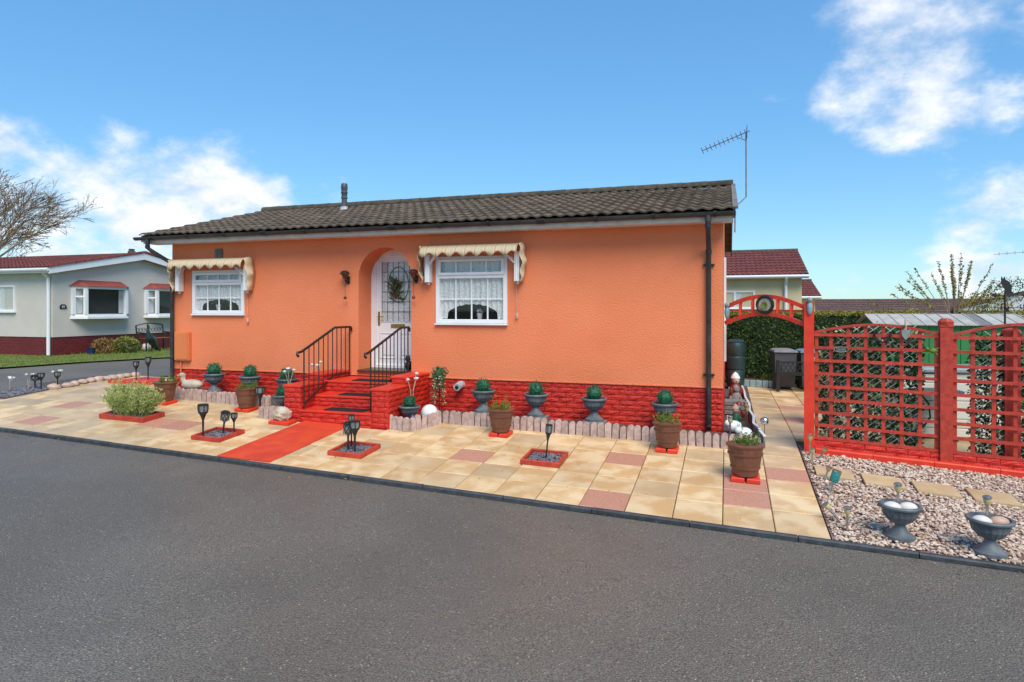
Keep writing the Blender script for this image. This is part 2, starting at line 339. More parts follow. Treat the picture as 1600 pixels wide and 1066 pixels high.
def thing(name, label, cat, loc=(0, 0, 0), rz=0, group=None):
    o = bpy.data.objects.new(name, None); col.objects.link(o); o.empty_display_size = .1
    o.location = loc; o.rotation_euler = (0, 0, rz); return tag(o, label, cat, group)
def struct(o): o['kind'] = 'structure'; return o
def inst(name, me, parent, loc, scale=(1, 1, 1), rot=(0, 0, 0)):
    o = bpy.data.objects.new(name, me); col.objects.link(o); o.parent = parent; o.location = loc; o.scale = scale; o.rotation_euler = rot; return o
def copy_tree(o, parent=None):
    c = o.copy(); col.objects.link(c); c.parent = parent
    for ch in list(o.children): copy_tree(ch, c)
    return c
def gz(X, Y, z=0): return (X, Y, G(X, Y)+z)

# rock-faced bricks, unit size, local -Y is the face
def brick_meshes(m_, n=6, rough=.013, depth=.03):
    out = []
    for _ in range(n):
        b = MB(); nx, nz = 4, 3; o = 0; vs_ = []
        for j in range(nz+1):
            for i in range(nx+1):
                edge = i in (0, nx) or j in (0, nz)
                vs_.append((-.5+i/nx, -(0 if edge else R.uniform(.2, 1)*rough)-.006, -.5+j/nz))
        fs = [(j*(nx+1)+i, j*(nx+1)+i+1, (j+1)*(nx+1)+i+1, (j+1)*(nx+1)+i) for j in range(nz) for i in range(nx)]
        b.add(vs_, fs)
        ring = [0, nx, (nx+1)*(nz+1)-1, (nx+1)*nz]
        bv = [(vs_[k][0], depth-.01, vs_[k][2]) for k in ring]; k0 = len(b.v); b.v += bv
        for q in range(4): b.f.append((ring[(q+1)%4], ring[q], k0+q, k0+(q+1)%4))
        me = bpy.data.meshes.new('brick'); me.from_pydata(b.v, [], b.f); me.materials.append(M[m_]); out.append(me)
    return out
RB = brick_meshes('redbrick'); MBK = brick_meshes('maroon', 3, .004)
def brickwork(parent, p0, p1, zb, z1, meshes=RB, L=.225, H=.075, name='brick', gap=.006, cap=10**9):
    """courses hung down from z1 along the line p0->p1 (face to the right-hand side of travel); zb(t) gives the ground"""
    p0, p1 = Vector((*p0, 0)), Vector((*p1, 0)); d = p1-p0; T = d.length; d.normalize(); rz = math.atan2(d.y, d.x); n = 0; j = 0; z = z1
    while z > zb(0 if zb(0) < zb(1) else 1):
        x = -(L/2 if j % 2 else 0)
        while x < T-.01:
            a, b_ = max(0, x), min(T, x+L)
            if b_-a > .03 and z > zb((a+b_)/2/T)+.01 and n < cap:
                P = p0+d*((a+b_)/2); inst(name, R.choice(meshes), parent, (P.x, P.y, z-H/2), (b_-a-gap, 1, H-gap), (0, 0, rz)); n += 1
            x += L
        z -= H; j += 1
    return n

# ================================================================== SETTING
def sheet(name, m_, xs, ys, dz, parent=None, fz=G):
    b = MB(); nx = len(xs)
    for y in ys:
        for x in xs: b.v.append((x, y, fz(x, y)+dz))
    for j in range(len(ys)-1):
        for i in range(nx-1): b.f.append((j*nx+i, j*nx+i+1, (j+1)*nx+i+1, (j+1)*nx+i))
    return b.build(name, m_, parent)
def rng(a, b, n): return [a+(b-a)*i/n for i in range(n+1)]
struct(sheet('ground', 'ground', [-400, -120, -60, -30, -20, -10, 0, 6, 20, 60, 120, 400], [-400, -120, -30, -11.25, -3.25, 0, 8, 20, 60, 150, 400], -.10))
# road in front, following the kerb line, and the side road round the left of the plot
b = MB(); xs = [-60, -30, -20, -15, -12.6, -10, -8, -6, -4, -2, 0, 2, 4, 6, 20, 60]; N = len(xs)
for row in range(4):
    for x in xs:
        y = (kerbY(max(-14, min(x, 7)))-.10, -3.6, -11.25, -60)[row]
        b.v.append((x, y, G(x, y)-.028))
for j in range(3):
    for i in range(N-1): b.f.append((j*N+i, (j+1)*N+i, (j+1)*N+i+1, j*N+i+1))
struct(b.build('road', 'asphalt'))
b = MB()
ed = [(-60, -2.9, -60, -2.9)]
L_ = [(-16.9, -3.0), (-16.85, 0), (-16.6, 1.9), (-16.3, 3.7), (-15.3, 6.2), (-14.2, 10), (-13.5, 20), (-13, 60)]
R_ = [(-12.75, -3.0), (-12.65, -1.3), (-12.5, .2), (-12.3, 1.2), (-10.9, 2.2), (-10.4, 6), (-9.8, 20), (-9.3, 60)]
for (a, c_) in zip(L_, R_):
    b.v += [(a[0], a[1], G(*a)-.024), (c_[0], c_[1], G(*c_)-.024)]
for i in range(len(L_)-1): b.f.append((2*i, 2*i+1, 2*i+3, 2*i+2))
struct(b.build('side_road', 'asphalt'))
# lawn of the grey home
lawn = struct(sheet('lawn', 'lawn', [-60, -40, -30, -22, -19, -16.95], rng(-2.5, 40, 10), -.01))
b = MB(); pl = [(-17, 1.7), (-16.75, 1.9), (-16.45, 3.7), (-15.45, 6.2), (-14.4, 10), (-13.7, 20), (-17, 20)]
b.add([gz(x, y, .004) for x, y in pl], [tuple(range(len(pl)))]); struct(b.build('lawn_verge', 'lawn'))
b = MB()
for _ in range(9000):
    x = R.uniform(-26, -15.2); y = R.uniform(1.5, 9)
    lim = -16.75+(y-1.9)*.28
    if x > lim or (x < -19.5 and y > 5.0): continue
    h = R.uniform(.03, .07); b.leaf((x, y, G(x, y)), (R.uniform(-.5, .5), R.uniform(-.5, .5), 1), h, .02)
o = b.build('grass', 'lawn'); o['kind'] = 'stuff'; o['label'] = 'short green grass in front of the grey home'; o['category'] = 'grass'

# patio with slabs
patio = struct(sheet('patio', 'joint', [-12.3, -10, -6, -2, .93], [-3.25, -2, -1, 0], -.032))
struct(sheet('garden_path', 'joint', [-.0, .93, 2.9], [-.45, 0, 3, 8.4], -.036))
struct(sheet('side_patio', 'joint', [-12.3, -10, -9.7], [0, .9, 1.5], -.036))
S0X, S0Y, SS = .0119, -3.1424, .45
pinks = set()
def cell(P): return (math.floor((P.x-S0X)/SS), math.floor((P.y-S0Y)/SS))
for q in ((945, 783), (975, 716), (733, 709), (1169, 778), (1232, 743), (90, 652), (140, 630), (265, 657), (305, 662), (1190, 748), (1243, 640)): pinks.add(cell(gp(*q)))
grey_cells = {cell(gp(*q)) for q in ((650, 725), (705, 740), (820, 690), (350, 663), (590, 700), (230, 670))}
def slab(poly, m_, parent, zt=0.):
    b = MB(); n = 4; bev = .006; cx = sum(p[0] for p in poly)/4; cy = sum(p[1] for p in poly)/4; dz = R.uniform(-.0015, .0015); tx, ty = R.uniform(-.004, .004), R.uniform(-.004, .004)
    def z(x, y): return G(x, y)+zt+dz+tx*(x-cx)+ty*(y-cy)-G(cx, cy)
    def ins(i):
        return [(x+(i if x < cx else -i)-cx, y+(i if y < cy else -i)-cy) for x, y in poly]
    for off, inset in ((-.04, .004), (-bev, .004), (0, .004+bev)):
        for (x, y) in ins(inset): b.v.append((x, y, z(x+cx, y+cy)+off))
    for k in range(2):
        for i in range(4): b.f.append((4*k+i, 4*k+(i+1)%4, 4*k+4+(i+1)%4, 4*k+4+i))
    b.f.append((8, 9, 10, 11))
    o = b.build('paving_slab', m_, parent); o.location = (cx, cy, G(cx, cy)); return o
for k in range(-27, 2):
    for j in range(0, 6):
        x0, x1 = S0X+k*SS, S0X+(k+1)*SS; y0, y1 = S0Y+j*SS, S0Y+(j+1)*SS
        p = [(x0, y0), (x1, y0), (x1, y1), (x0, y1)]
        if j == 0: p[0] = (x0, kerbY(x0)+.005); p[1] = (x1, kerbY(x1)+.005)
        if j == 5 and k not in (1,):
            if -9.4 < x0 < -.2 or k == 0: p[2] = (x1, -.70); p[3] = (x0, -.70)
        if k == -14 and False: continue
        m_ = 'slabpink' if (k, j) in pinks else ('slabgrey' if (k, j) in grey_cells or R.random() < (.55 if x0 < -7.6 else .12) else 'slab')
        if -1.35 < -10: continue
        if j >= 4 and -6.3 < x0+.2 < -4.4: continue
        slab(p, m_, patio)
gpath = bpy.data.objects['garden_path']; spat = bpy.data.objects['side_patio']
for k in range(1, 5):
    for j in range(6, 24):
        x0, y0 = S0X+k*SS, S0Y+j*SS
        if k >= 2 and y0 < -.3: continue
        slab([(x0, y0), (x0+SS, y0), (x0+SS, y0+SS), (x0, y0+SS)], 'slabpink' if (k, j) in pinks or R.random() < .05 else ('slabgrey' if R.random() < (.7 if k == 1 and 8 < j < 18 else .3) else 'slab'), gpath)
for k in range(-27, -22):
    for j in range(6, 10):
        x0, y0 = S0X+k*SS, S0Y+j*SS
        slab([(x0, y0), (x0+SS, y0), (x0+SS, y0+SS), (x0, y0+SS)], 'slab' if R.random() < .5 else 'slabgrey', spat)
# carpet strip painted on the slabs
b = MB(); x0, x1 = -5.85, -5.08
ysr = rng(kerbY(-5.5)+.012, -1.30, 4)
for y in ysr: b.v += [(x0, y, G(x0, y)+.001), (x1, y, G(x1, y)+.001), (x0, y, G(x0, y)+.012), (x1, y, G(x1, y)+.012)]
for i in range(4): b.f += [(4*i+2, 4*i+3, 4*i+7, 4*i+6), (4*i, 4*i+2, 4*i+6, 4*i+4), (4*i+3, 4*i+1, 4*i+5, 4*i+7)]
b.f += [(0, 1, 3, 2)]
tag(b.build('path_runner', 'carpet'), 'bright orange red runner leading from the road to the steps', 'path')
# kerb edging
kerb = struct(sheet('kerb', 'joint', [-16, -12, -8, -4, 0, 4, 7], [0, 1], 0, None, lambda x, y: 0))
me = kerb.data
for v in me.vertices:
    x = v.co.x; y = kerbY(x)-.07+.06*v.co.y; v.co = (x, y, G(x, y)-.05)
x = -14.
while x < 6.5:
    x2 = x+.915; b = MB(); a0, a1 = x+.004, x2-.004; dz = R.uniform(-.003, .003)
    prof = [(-.062, -.08), (-.062, -.012), (-.05, 0), (-.012, 0), (0, -.008), (0, -.08)]
    for xx in (a0, a1):
        for (yy, zz) in prof: Y = kerbY(xx)+yy; b.v.append((xx-x, Y-kerbY(x), G(xx, kerbY(xx))+zz+.006+dz-G(x, kerbY(x))))
    n = len(prof); b.f += [(i, i+1, n+i+1, n+i) for i in range(n-1)]+[tuple(reversed(range(n))), tuple(range(n, 2*n))]
    o = b.build('kerb_stone', 'kerb', kerb); o.location = (x, kerbY(x), G(x, kerbY(x))); x = x2
# planting bed between the edging and the plinth, side bed, gravel bed
struct(sheet('flower_bed', 'soil', [-9.75, -6.2], [-.70, -.3, 0.02], -.005)); struct(sheet('flower_bed', 'soil', [-4.5, -2, .5], [-.72, -.3, 0.02], -.005))
struct(sheet('flower_bed', 'soil', [.0, .25, .46], [.02, 3, 6.1], -.004))
GR = [(.925, -3.21), (.93, -.2), (1.0, -.45), (7, -1.2), (7, -3.40)]
b = MB(); b.add([gz(x, y, -.02) for x, y in GR], [tuple(range(5))]); gravel = struct(b.build('gravel_bed', 'gravelbed'))
TR = lambda X: -.50-.115*(X-1.03)                                # the trellis line
ico_v = []; ph = (1+5**.5)/2
for a in (-1, 1):
    for c_ in (-ph, ph): ico_v += [(0, a, c_), (a, c_, 0), (c_, 0, a)]
ico_v = [Vector(v).normalized() for v in ico_v]
ico_f = []
for i in range(12):
    for j in range(i+1, 12):
        for k in range(j+1, 12):
            if all((ico_v[p]-ico_v[q]).length < 1.06 for p, q in ((i, j), (j, k), (i, k))):
                nrm = (ico_v[j]-ico_v[i]).cross(ico_v[k]-ico_v[i]); ico_f.append((i, j, k) if nrm.dot(ico_v[i]) > 0 else (i, k, j))
def pebble(b, x, y, z, r, flat=.6):
    M_ = Matrix.Rotation(R.uniform(0, 6.28), 3, 'Z') @ Matrix.Rotation(R.uniform(-.5, .5), 3, 'X'); sx_, sy_ = r*R.uniform(.8, 1.4), r*R.uniform(.6, 1.)
    b.add([Vector((x, y, z))+M_ @ Vector((v.x*sx_*R.uniform(.8, 1.1), v.y*sy_*R.uniform(.8, 1.1), v.z*r*flat)) for v in ico_v], ico_f)
# stepping stones first so pebbles avoid them
steps_c = [(1.19, -1.40), (1.65, -1.52), (2.12, -1.62), (2.60, -1.70), (3.1, -1.8)]
b = MB(); b2 = MB()
for _ in range(17500):
    x = R.uniform(.94, 4.6); y = R.uniform(-3.38, -.45)
    if y < kerbY(x)+.02 or y > TR(x)-.10: continue
    if any(abs(x-sx_) < .205 and abs(y-sy_-.04) < .16 for sx_, sy_ in steps_c): continue
    pebble(b, x, y, G(x, y)+R.uniform(-.012, .012), R.choice((1, 1, 1, 1.35))*R.uniform(.010, .019))
o = b.build('pebbles', 'gravel', gravel); o['kind'] = 'stuff'
for i, (x, y) in enumerate(steps_c):
    b = MB(); a = .10; b.hprism([(-.205+.03, -.16), (.205, -.18), (.205-.03, .16), (-.205, .18)], -.02, .012)
    o = b.build('stepping_stone', 'slabgrey'); o.location = gz(x, y, .012); o.rotation_euler = (.08, .03, -.12)
    tag(o, 'flat buff stepping stone laid in the pink gravel', 'stepping stone', 'stepping stones in the gravel')

# ================================================================== MAIN HOME
home = thing('park_home', 'orange rendered park home with red plinth and brown tiled roof', 'house')
HX0, HX1, HD, ZP, ZT = -9.65, 0., 6., .612, 2.93
W1 = (-9.17, -8.03, 1.615, 2.40); W2 = (-4.33, -3.14, 1.48, 2.53); AR = (-5.74, -4.77, .70, 2.71)
ar = (AR[1]-AR[0])/2; acx = (AR[0]+AR[1])/2; asp = AR[3]-ar
b = MB()
brk = sorted({HX0, W1[0], W1[1], AR[0], AR[1], W2[0], W2[1], HX1} | {acx-ar*math.cos(math.pi*i/28) for i in range(29)} | set(rng(HX0, HX1, 12)))
def arch(x): return asp+math.sqrt(max(0, ar*ar-(x-acx)**2))
for x0, x1 in zip(brk[:-1], brk[1:]):
    if x1-x0 < 1e-6: continue
    xm = (x0+x1)/2; op = None
    if W1[0] < xm < W1[1]: op = (W1[2], W1[2], W1[3], W1[3])
    elif W2[0] < xm < W2[1]: op = (W2[2], W2[2], W2[3], W2[3])
    elif AR[0] < xm < AR[1]: op = (AR[2], AR[2], arch(x0), arch(x1))
    if op:
        b.add([(x0, 0, ZP), (x1, 0, ZP), (x1, 0, op[1]), (x0, 0, op[0])], [(0, 1, 2, 3)]); b.add([(x0, 0, op[2]), (x1, 0, op[3]), (x1, 0, ZT), (x0, 0, ZT)], [(0, 1, 2, 3)])
        dep = .42 if AR[0] < xm < AR[1] else .09
        b.add([(x0, 0, op[2]), (x0, dep, op[2]), (x1, dep, op[3]), (x1, 0, op[3])], [(0, 1, 2, 3)]); b.add([(x0, 0, op[0]), (x1, 0, op[1]), (x1, dep, op[1]), (x0, dep, op[0])], [(0, 1, 2, 3)])
    else: b.add([(x0, 0, ZP), (x1, 0, ZP), (x1, 0, ZT), (x0, 0, ZT)], [(0, 1, 2, 3)])
for (x, z0, z1, dep, s_) in ((W1[0], W1[2], W1[3], .09, 1), (W1[1], W1[2], W1[3], .09, -1), (W2[0], W2[2], W2[3], .09, 1), (W2[1], W2[2], W2[3], .09, -1), (AR[0], AR[2], asp, .42, 1), (AR[1], AR[2], asp, .42, -1)):
    q = [(x, 0, z0), (x, dep, z0), (x, dep, z1), (x, 0, z1)]; b.add(q, [(0, 1, 2, 3) if s_ < 0 else (3, 2, 1, 0)])
RZ = 3.93                                                       # ridge height; gable ends
for x, s_ in ((HX0, -1), (HX1, 1)):
    q = [(x, 0, ZP), (x, HD, ZP), (x, HD, ZT), (x, HD/2, RZ-.08), (x, 0, ZT)]; b.add(q, [tuple(range(5)) if s_ > 0 else tuple(reversed(range(5)))])
b.add([(HX0, HD, ZP), (HX1, HD, ZP), (HX1, HD, ZT), (HX0, HD, ZT)], [(3, 2, 1, 0)])
b.build('wall', 'stucco', home)
# plinth core and bricks
b = MB(); b.box(HX0+.012, HX1-.012, .030, HD-.03, -.15, ZP-.002); core = b.build('plinth', 'redbrick', home)
n1_ = brickwork(core, (HX0+.005, .018), (HX1-.005, .018), lambda t: G(HX0+t*9.65, 0)-.03, ZP-.004)
b = MB(); b.box(HX1-.012, HX1+.004, .06, HD-.05, -.12, ZP-.01); b.build('side_plinth', 'redbrick', core)
b = MB(); b.box(HX0-.002, HX1+.002, -.012, .03, ZP-.002, ZP+.012); b.build('drip_bead', 'stucco', home)
# fascia, soffit, barge boards
EY = -.33
b = MB(); b.box(-10.0, .13, EY+.05, .0-.002, ZT-.044, ZT-.02); b.build('soffit', 'fascia', home)
b = MB(); b.box(-10.0, .13, EY+.02, EY+.05, ZT-.048, ZT+.085); b.build('fascia_board', 'fascia', home)
pitch = math.atan2(RZ-(ZT+.10), HD/2-EY); sl = math.hypot(RZ-(ZT+.10), HD/2-EY)
for x in (-10.03, .13):
    b = MB(); q = [(EY, ZT-.02), (HD/2, RZ-.14), (HD-EY, ZT-.02), (HD-EY, ZT+.10), (HD/2, RZ-.01), (EY, ZT+.10)]
    b.add([(x, y, z) for y, z in q]+[(x+.025, y, z) for y, z in q], [(0, 1, 4, 5), (1, 2, 3, 4), (11, 10, 7, 6), (10, 9, 8, 7), (0, 6, 7, 1), (1, 7, 8, 2), (5, 4, 10, 11), (4, 3, 9, 10), (0, 5, 11, 6), (2, 8, 9, 3)])
    b.build('barge_board', 'fascia' if x < 0 else 'verge', home)
b = MB(); b.add([(-10.0, HD-EY, ZT+.08), (.13, HD-EY, ZT+.08), (.13, HD/2, RZ-.03), (-10.0, HD/2, RZ-.03), (-10.0, EY, ZT+.08), (.13, EY, ZT+.08)], [(0, 3, 2, 1)[::-1], (4, 5, 2, 3)]); roof = b.build('roof', 'tile', home)
# roof tiles
NR, NC = 10, 30; TW = 10.19/NC; TG = sl/NR
def tile_mesh(TW, TG, m_, rise=.026, th=.022):
    b = MB(); ns = 12; LL = TG*1.12
    prof = []
    for i in range(ns+1):
        u = i/ns; prof.append((u*TW-.0, rise*max(0, math.sin(2*math.pi*(u*1.0)+.4))**.8 if True else 0))
    # two rolls per tile
    prof = [(i/ns*TW, rise*(.5-.5*math.cos(4*math.pi*i/ns))) for i in range(ns+1)]
    for (y, dz) in ((0, .030), (LL, .0)):
        for x, z in prof: b.v.append((x, y, z+dz))
    for x, z in prof: b.v.append((x, 0.0, z*.9+.030-th))
    n = ns+1
    for i in range(ns): b.f += [(i, i+1, n+i+1, n+i), (2*n+i, 2*n+i+1, i+1, i)]
    me = bpy.data.meshes.new('roof_tile'); me.from_pydata(b.v, [], b.f); me.materials.append(M[m_]); me.polygons.foreach_set('use_smooth', [True]*len(me.polygons)); me.set_sharp_from_angle(angle=math.radians(50)); return me
tm = tile_mesh(TW, TG, 'tile')
for j in range(NR):
    for i in range(NC):
        y = EY-.04+math.cos(pitch)*TG*j; z = ZT+.085+math.sin(pitch)*TG*j
        inst('roof_tile', tm, roof, (-10.03+i*TW, y, z+R.uniform(0, .004)), (1, 1, 1), (pitch, 0, R.uniform(-.006, .006)))
for i in range(23):
    b = MB(); x0 = -10.03+i*.443
    pr = [(HD/2+.13*math.cos(a), RZ+.0+.085*math.sin(a)) for a in rng(-.2, math.pi+.2, 8)]
    for xx in (.0, .437):
        for y, z in pr: b.v.append((xx, y-HD/2, z-RZ+(.006 if xx else 0)))
    n = len(pr); b.f += [(k, n+k, n+k+1, k+1) for k in range(n-1)]+[tuple(range(n)), tuple(reversed(range(n, 2*n)))]
    o = b.build('ridge_tile', 'moss', roof, True); o.location = (x0, HD/2, RZ+.02)
# mortared verge at the right end
b = MB(); 
for j in range(NR):
    y = EY-.04+math.cos(pitch)*TG*j; z = ZT+.095+math.sin(pitch)*TG*j
    b.xbox((.155, y+TG*.5, z+.02+TG*.5*math.sin(pitch)), (.07, TG*1.02, .035), (pitch, 0, 0))
b.build('verge_strip', 'verge', roof)
b = MB(); b.lathe([(.055, 0), (.055, .36), (.066, .37), (.066, .40), (.056, .41), (.062, .47), (.07, .48), (.07, .50), (.06, .51), (.066, .57), (.07, .58), (.064, .66), (.05, .68)], 14, (-7.48, 2.3, 3.62))
b.build('flue_pipe', 'bin', home, True)
b = MB(); b.xbox((-7.50, 2.2, 3.70), (.46, .30, .03), (pitch, 0, 0)); b.lathe([(.12, 0), (.10, .06), (.068, .14)], 12, (-7.48, 2.3, 3.68)); b.build('flue_flashing', 'lead', home)
# gutter with brackets, downpipes
gx0, gx1, gy, gzz = -10.1, .16, EY-.055, ZT+.06
b = MB(); pr = [(gy+.055*math.cos(a), gzz+.055*math.sin(a)) for a in rng(math.pi, 2*math.pi, 8)]; pr2 = [(gy+.048*math.cos(a), gzz+.048*math.sin(a)) for a in rng(2*math.pi, math.pi, 8)]
for xx in (gx0, gx1):
    for y, z in pr+pr2: b.v.append((xx, y, z))
n = 18; b.f += [(k, (k+1)%n, n+(k+1)%n, n+k) for k in range(n)]
for xx, d_ in ((gx0, -.004), (gx1, .004)): b.add([(xx+d_, y, z) for y, z in pr], [tuple(range(9))])
gut = b.build('gutter', 'gutter', home, True)
for i in range(13):
    x = -9.7+i*.8; b = MB(); big_ = i in (3, 6, 9)
    q = [(gy+.061*math.cos(a), gzz+.061*math.sin(a)) for a in rng(math.pi-.25, 2*math.pi+.25, 8)]
    wv = .06 if big_ else .022
    for xx in (x-wv, x+wv):
        for y, z in q: b.v.append((xx, y, z))
        for y, z in reversed(q): b.v.append((xx, gy+(y-gy)*.9, gzz+(z-gzz)*.9))
    n = 18; b.f += [(k, (k+1)%n, n+(k+1)%n, n+k) for k in range(n)]+[tuple(reversed(range(n))), tuple(range(n, 2*n))]
    b.build('gutter_bracket', 'black', gut)
def downpipe(x, ybase, outlet_dx):
    b = MB(); yw = -.055
    b.tube([(x+outlet_dx, gy, gzz-.03), (x+outlet_dx, gy, gzz-.12)], .042, 12)
    b.tube([(x+outlet_dx, gy, gzz-.10), (x+outlet_dx, gy+.005, gzz-.19), (x+outlet_dx*.8, gy+.04, gzz-.24), (x+.0, yw-.03, gzz-.44), (x, yw, gzz-.50), (x, yw, ybase)], .034, 12)
    p = b.build('downpipe', 'gutter', home, True)
    b = MB()
    for z in (gzz-.52, gzz-.20): b.tube([(x if z < gzz-.3 else x+outlet_dx, yw if z < gzz-.3 else gy, z), (x if z < gzz-.3 else x+outlet_dx, yw if z < gzz-.3 else gy, z+.06)], .041, 12)
    b.build('pipe_socket', 'black', p, True)
    for z in (2.30, .78):
        b = MB(); b.tube([(x, yw, z), (x, yw, z+.03)], .040, 12); b.box(x-.075, x+.075, yw+.02, -.008, z, z+.028); b.build('pipe_clip', 'black', p)
    b = MB(); b.tube([(x, yw, ybase+.10), (x, yw, ybase), (x+.0, yw-.05, ybase-.04)], .039, 12); b.build('pipe_shoe', 'black', p, True)
downpipe(-.19, .10, -.0); downpipe(-9.60, .32, -.22)
# windows
def window(X0, X1, Z0, Z1, split, cols, name_lab, swag):
    w_ = bpy.data.objects.new('window', None); col.objects.link(w_); w_.parent = home; w_['label'] = name_lab
    fy0, fy1 = -.022, .06; fw = .062; zs = Z0+(Z1-Z0)*split
    b = MB()
    b.box(X0, X0+fw, fy0, fy1, Z0, Z1, .008); b.box(X1-fw, X1, fy0, fy1, Z0, Z1, .008)
    b.box(X0+fw, X1-fw, fy0+.001, fy1, Z0, Z0+fw, .008); b.box(X0+fw, X1-fw, fy0+.001, fy1, Z1-fw, Z1, .008); b.box(X0+fw, X1-fw, fy0+.002, fy1, zs-.035, zs+.035, .008)
    fr = b.build('frame', 'white', w_)
    b = MB(); a = .045; x0, x1, z0, z1 = X0+fw-.018, X1-fw+.018, zs+.018, Z1-fw+.018              # top-hung sash stands proud
    for q in ((x0, x0+a, z0, z1), (x1-a, x1, z0, z1), (x0+a, x1-a, z0, z0+a), (x0+a, x1-a, z1-a, z1)): b.box(q[0], q[1], fy0-.02, fy0+.004, q[2], q[3], .005)
    b.build('top_sash', 'white', w_)
    b = MB(); b.box(X0-.012, X1+.012, fy0-.03, -.001, Z0-.028, Z0-.003, .005); b.build('sill', 'white', w_)
    lower = (X0+fw, X1-fw, Z0+fw, zs-.035); upper = (X0+fw+.027, X1-fw-.027, zs+.063, Z1-fw-.027)
    b = MB(); g = .011
    for (q, rows, yy) in ((lower, 2, .012), (upper, 1, -.012)):
        for i in range(1, cols): xx = q[0]+(q[1]-q[0])*i/cols; b.box(xx-g, xx+g, yy, yy+.012, q[2], q[3])
        for j in range(1, rows): zz = q[2]+(q[3]-q[2])*j/rows; b.box(q[0], q[1], yy+.001, yy+.0115, zz-g, zz+g)
        for i in range(cols):
            for j in range(rows):
                p_ = MB(); xa, xb = q[0]+(q[1]-q[0])*i/cols, q[0]+(q[1]-q[0])*(i+1)/cols; za, zb = q[2]+(q[3]-q[2])*j/rows, q[2]+(q[3]-q[2])*(j+1)/rows
                p_.box(xa+.001, xb-.001, yy+.0125, yy+.0165, za+.001, zb-.001); p_.build('pane', 'glass', w_)
    b.build('glazing_bar', 'white', w_)
    # lace net curtain: pleated, swagged hem
    b = MB(); n = 90; wd = X1-X0-2*fw
    for i in range(n+1):
        u = i/n; x = X0+fw+u*wd; y = .046+.010*math.sin(u*wd*70)+.005*math.sin(u*wd*31+1)
        zb = Z0+fw+max(0, swag*(Z1-Z0)*(1-abs(2*u-1)**2.4))*(1 if .1 < u < .9 else .0)+.012*abs(math.sin(u*28))
        b.v += [(x, y, zb), (x, y+.002, (zb+Z1)/2), (x, y, Z1-.04)]
    for i in range(n): b.f += [(3*i, 3*i+3, 3*i+4, 3*i+1), (3*i+1, 3*i+4, 3*i+5, 3*i+2)]
    b.build('net_curtain', 'lace', w_)
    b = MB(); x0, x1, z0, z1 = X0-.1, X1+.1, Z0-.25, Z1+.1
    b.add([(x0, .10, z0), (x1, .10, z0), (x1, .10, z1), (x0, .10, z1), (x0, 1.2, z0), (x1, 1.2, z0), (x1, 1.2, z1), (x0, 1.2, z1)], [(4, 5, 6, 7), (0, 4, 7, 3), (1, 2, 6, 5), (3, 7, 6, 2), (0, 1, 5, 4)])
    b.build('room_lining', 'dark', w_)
    return w_
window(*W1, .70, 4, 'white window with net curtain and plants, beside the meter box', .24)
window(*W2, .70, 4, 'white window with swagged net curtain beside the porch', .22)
def sill_plant(x, y, z, r, lab, m_, fl):
    o = thing('house_plant', lab, 'plant', (x, y, z)); b = MB(); b.lathe([(.035, 0), (.05, .09), (.053, .095)], 12); b.build('pot', 'flowerw' if fl else 'wood', o, True)
    b = MB()
    for _ in range(70): d = Vector((R.uniform(-1, 1), R.uniform(-1, 1), R.uniform(.1, 1.2))).normalized(); b.leaf(d*r*R.uniform(.2, .7)+Vector((0, 0, .1)), d, r*.6, r*.25)
    b.build('foliage', m_, o)
sill_plant(-8.74, .16, 1.69, .12, 'green pot plant behind the window next to the meter box', 'leafgreen', True)
sill_plant(-8.48, .19, 1.69, .13, 'dark pot plant behind the window next to the meter box', 'ivy', False)
sill_plant(-3.66, .17, 1.545, .06, 'small white flower pot behind the window beside the porch', 'flowerw', True)
# door in its recess
door = bpy.data.objects.new('front_door', None); col.objects.link(door); door.parent = home; door['label'] = 'white panelled front door with leaded oval glass'
dy = .42; X0, X1, Z0, Z1 = AR[0]-.03, AR[1]+.03, .70, 2.75
b = MB(); 
for q in ((X0, X0+.12, Z0, Z1), (X1-.09, X1, Z0, Z1), (X0+.12, X1-.09, 2.60, Z1), (X0+.12, X1-.09, Z0, Z0+.06)): b.box(q[0], q[1], dy-.01, dy+.08, q[2], q[3], .006)
b.build('door_frame', 'white', door)
lx0, lx1 = X0+.12, X1-.09; gx = (lx0+.10, lx1-.10, 1.49, 2.50)
b = MB()
for q in ((lx0, gx[0], Z0+.06, 2.60), (gx[1], lx1, Z0+.06, 2.60), (gx[0], gx[1], Z0+.06, gx[2]), (gx[0], gx[1], gx[3], 2.60)): b.box(q[0], q[1], dy+.015, dy+.06, q[2], q[3])
leafd = b.build('door_leaf', 'white', door)
for (a, c_, z0, z1) in ((gx[0]-.03, (gx[0]+gx[1])/2-.03, .86, 1.30), ((gx[0]+gx[1])/2+.03, gx[1]+.03, .86, 1.30)):
    b = MB(); t_ = .018
    for q in ((a, c_, z0, z0+t_), (a, c_, z1-t_, z1), (a, a+t_, z0+t_, z1-t_), (c_-t_, c_, z0+t_, z1-t_), (a+.05, c_-.05, z0+.06, z1-.06)): b.box(q[0], q[1], dy+.004, dy+.016, q[2], q[3], .005)
    b.build('door_panel', 'white', door)
b = MB(); b.box(gx[0], gx[1], dy+.03, dy+.036, gx[2], gx[3]); b.build('door_glass', 'glass', door)
b = MB(); b.box(gx[0], gx[1], dy+.040, dy+.046, gx[2]+.002, gx[3]-.002); b.build('door_blind', 'lace', door)
b = MB(); gxx = (gx[0]+gx[1])/2; gzc = (gx[2]+gx[3])/2+.12; yl = dy+.026
for i in range(1, 6): xx = gx[0]+(gx[1]-gx[0])*i/6; b.box(xx-.003, xx+.003, yl, yl+.004, gx[2], gx[3])
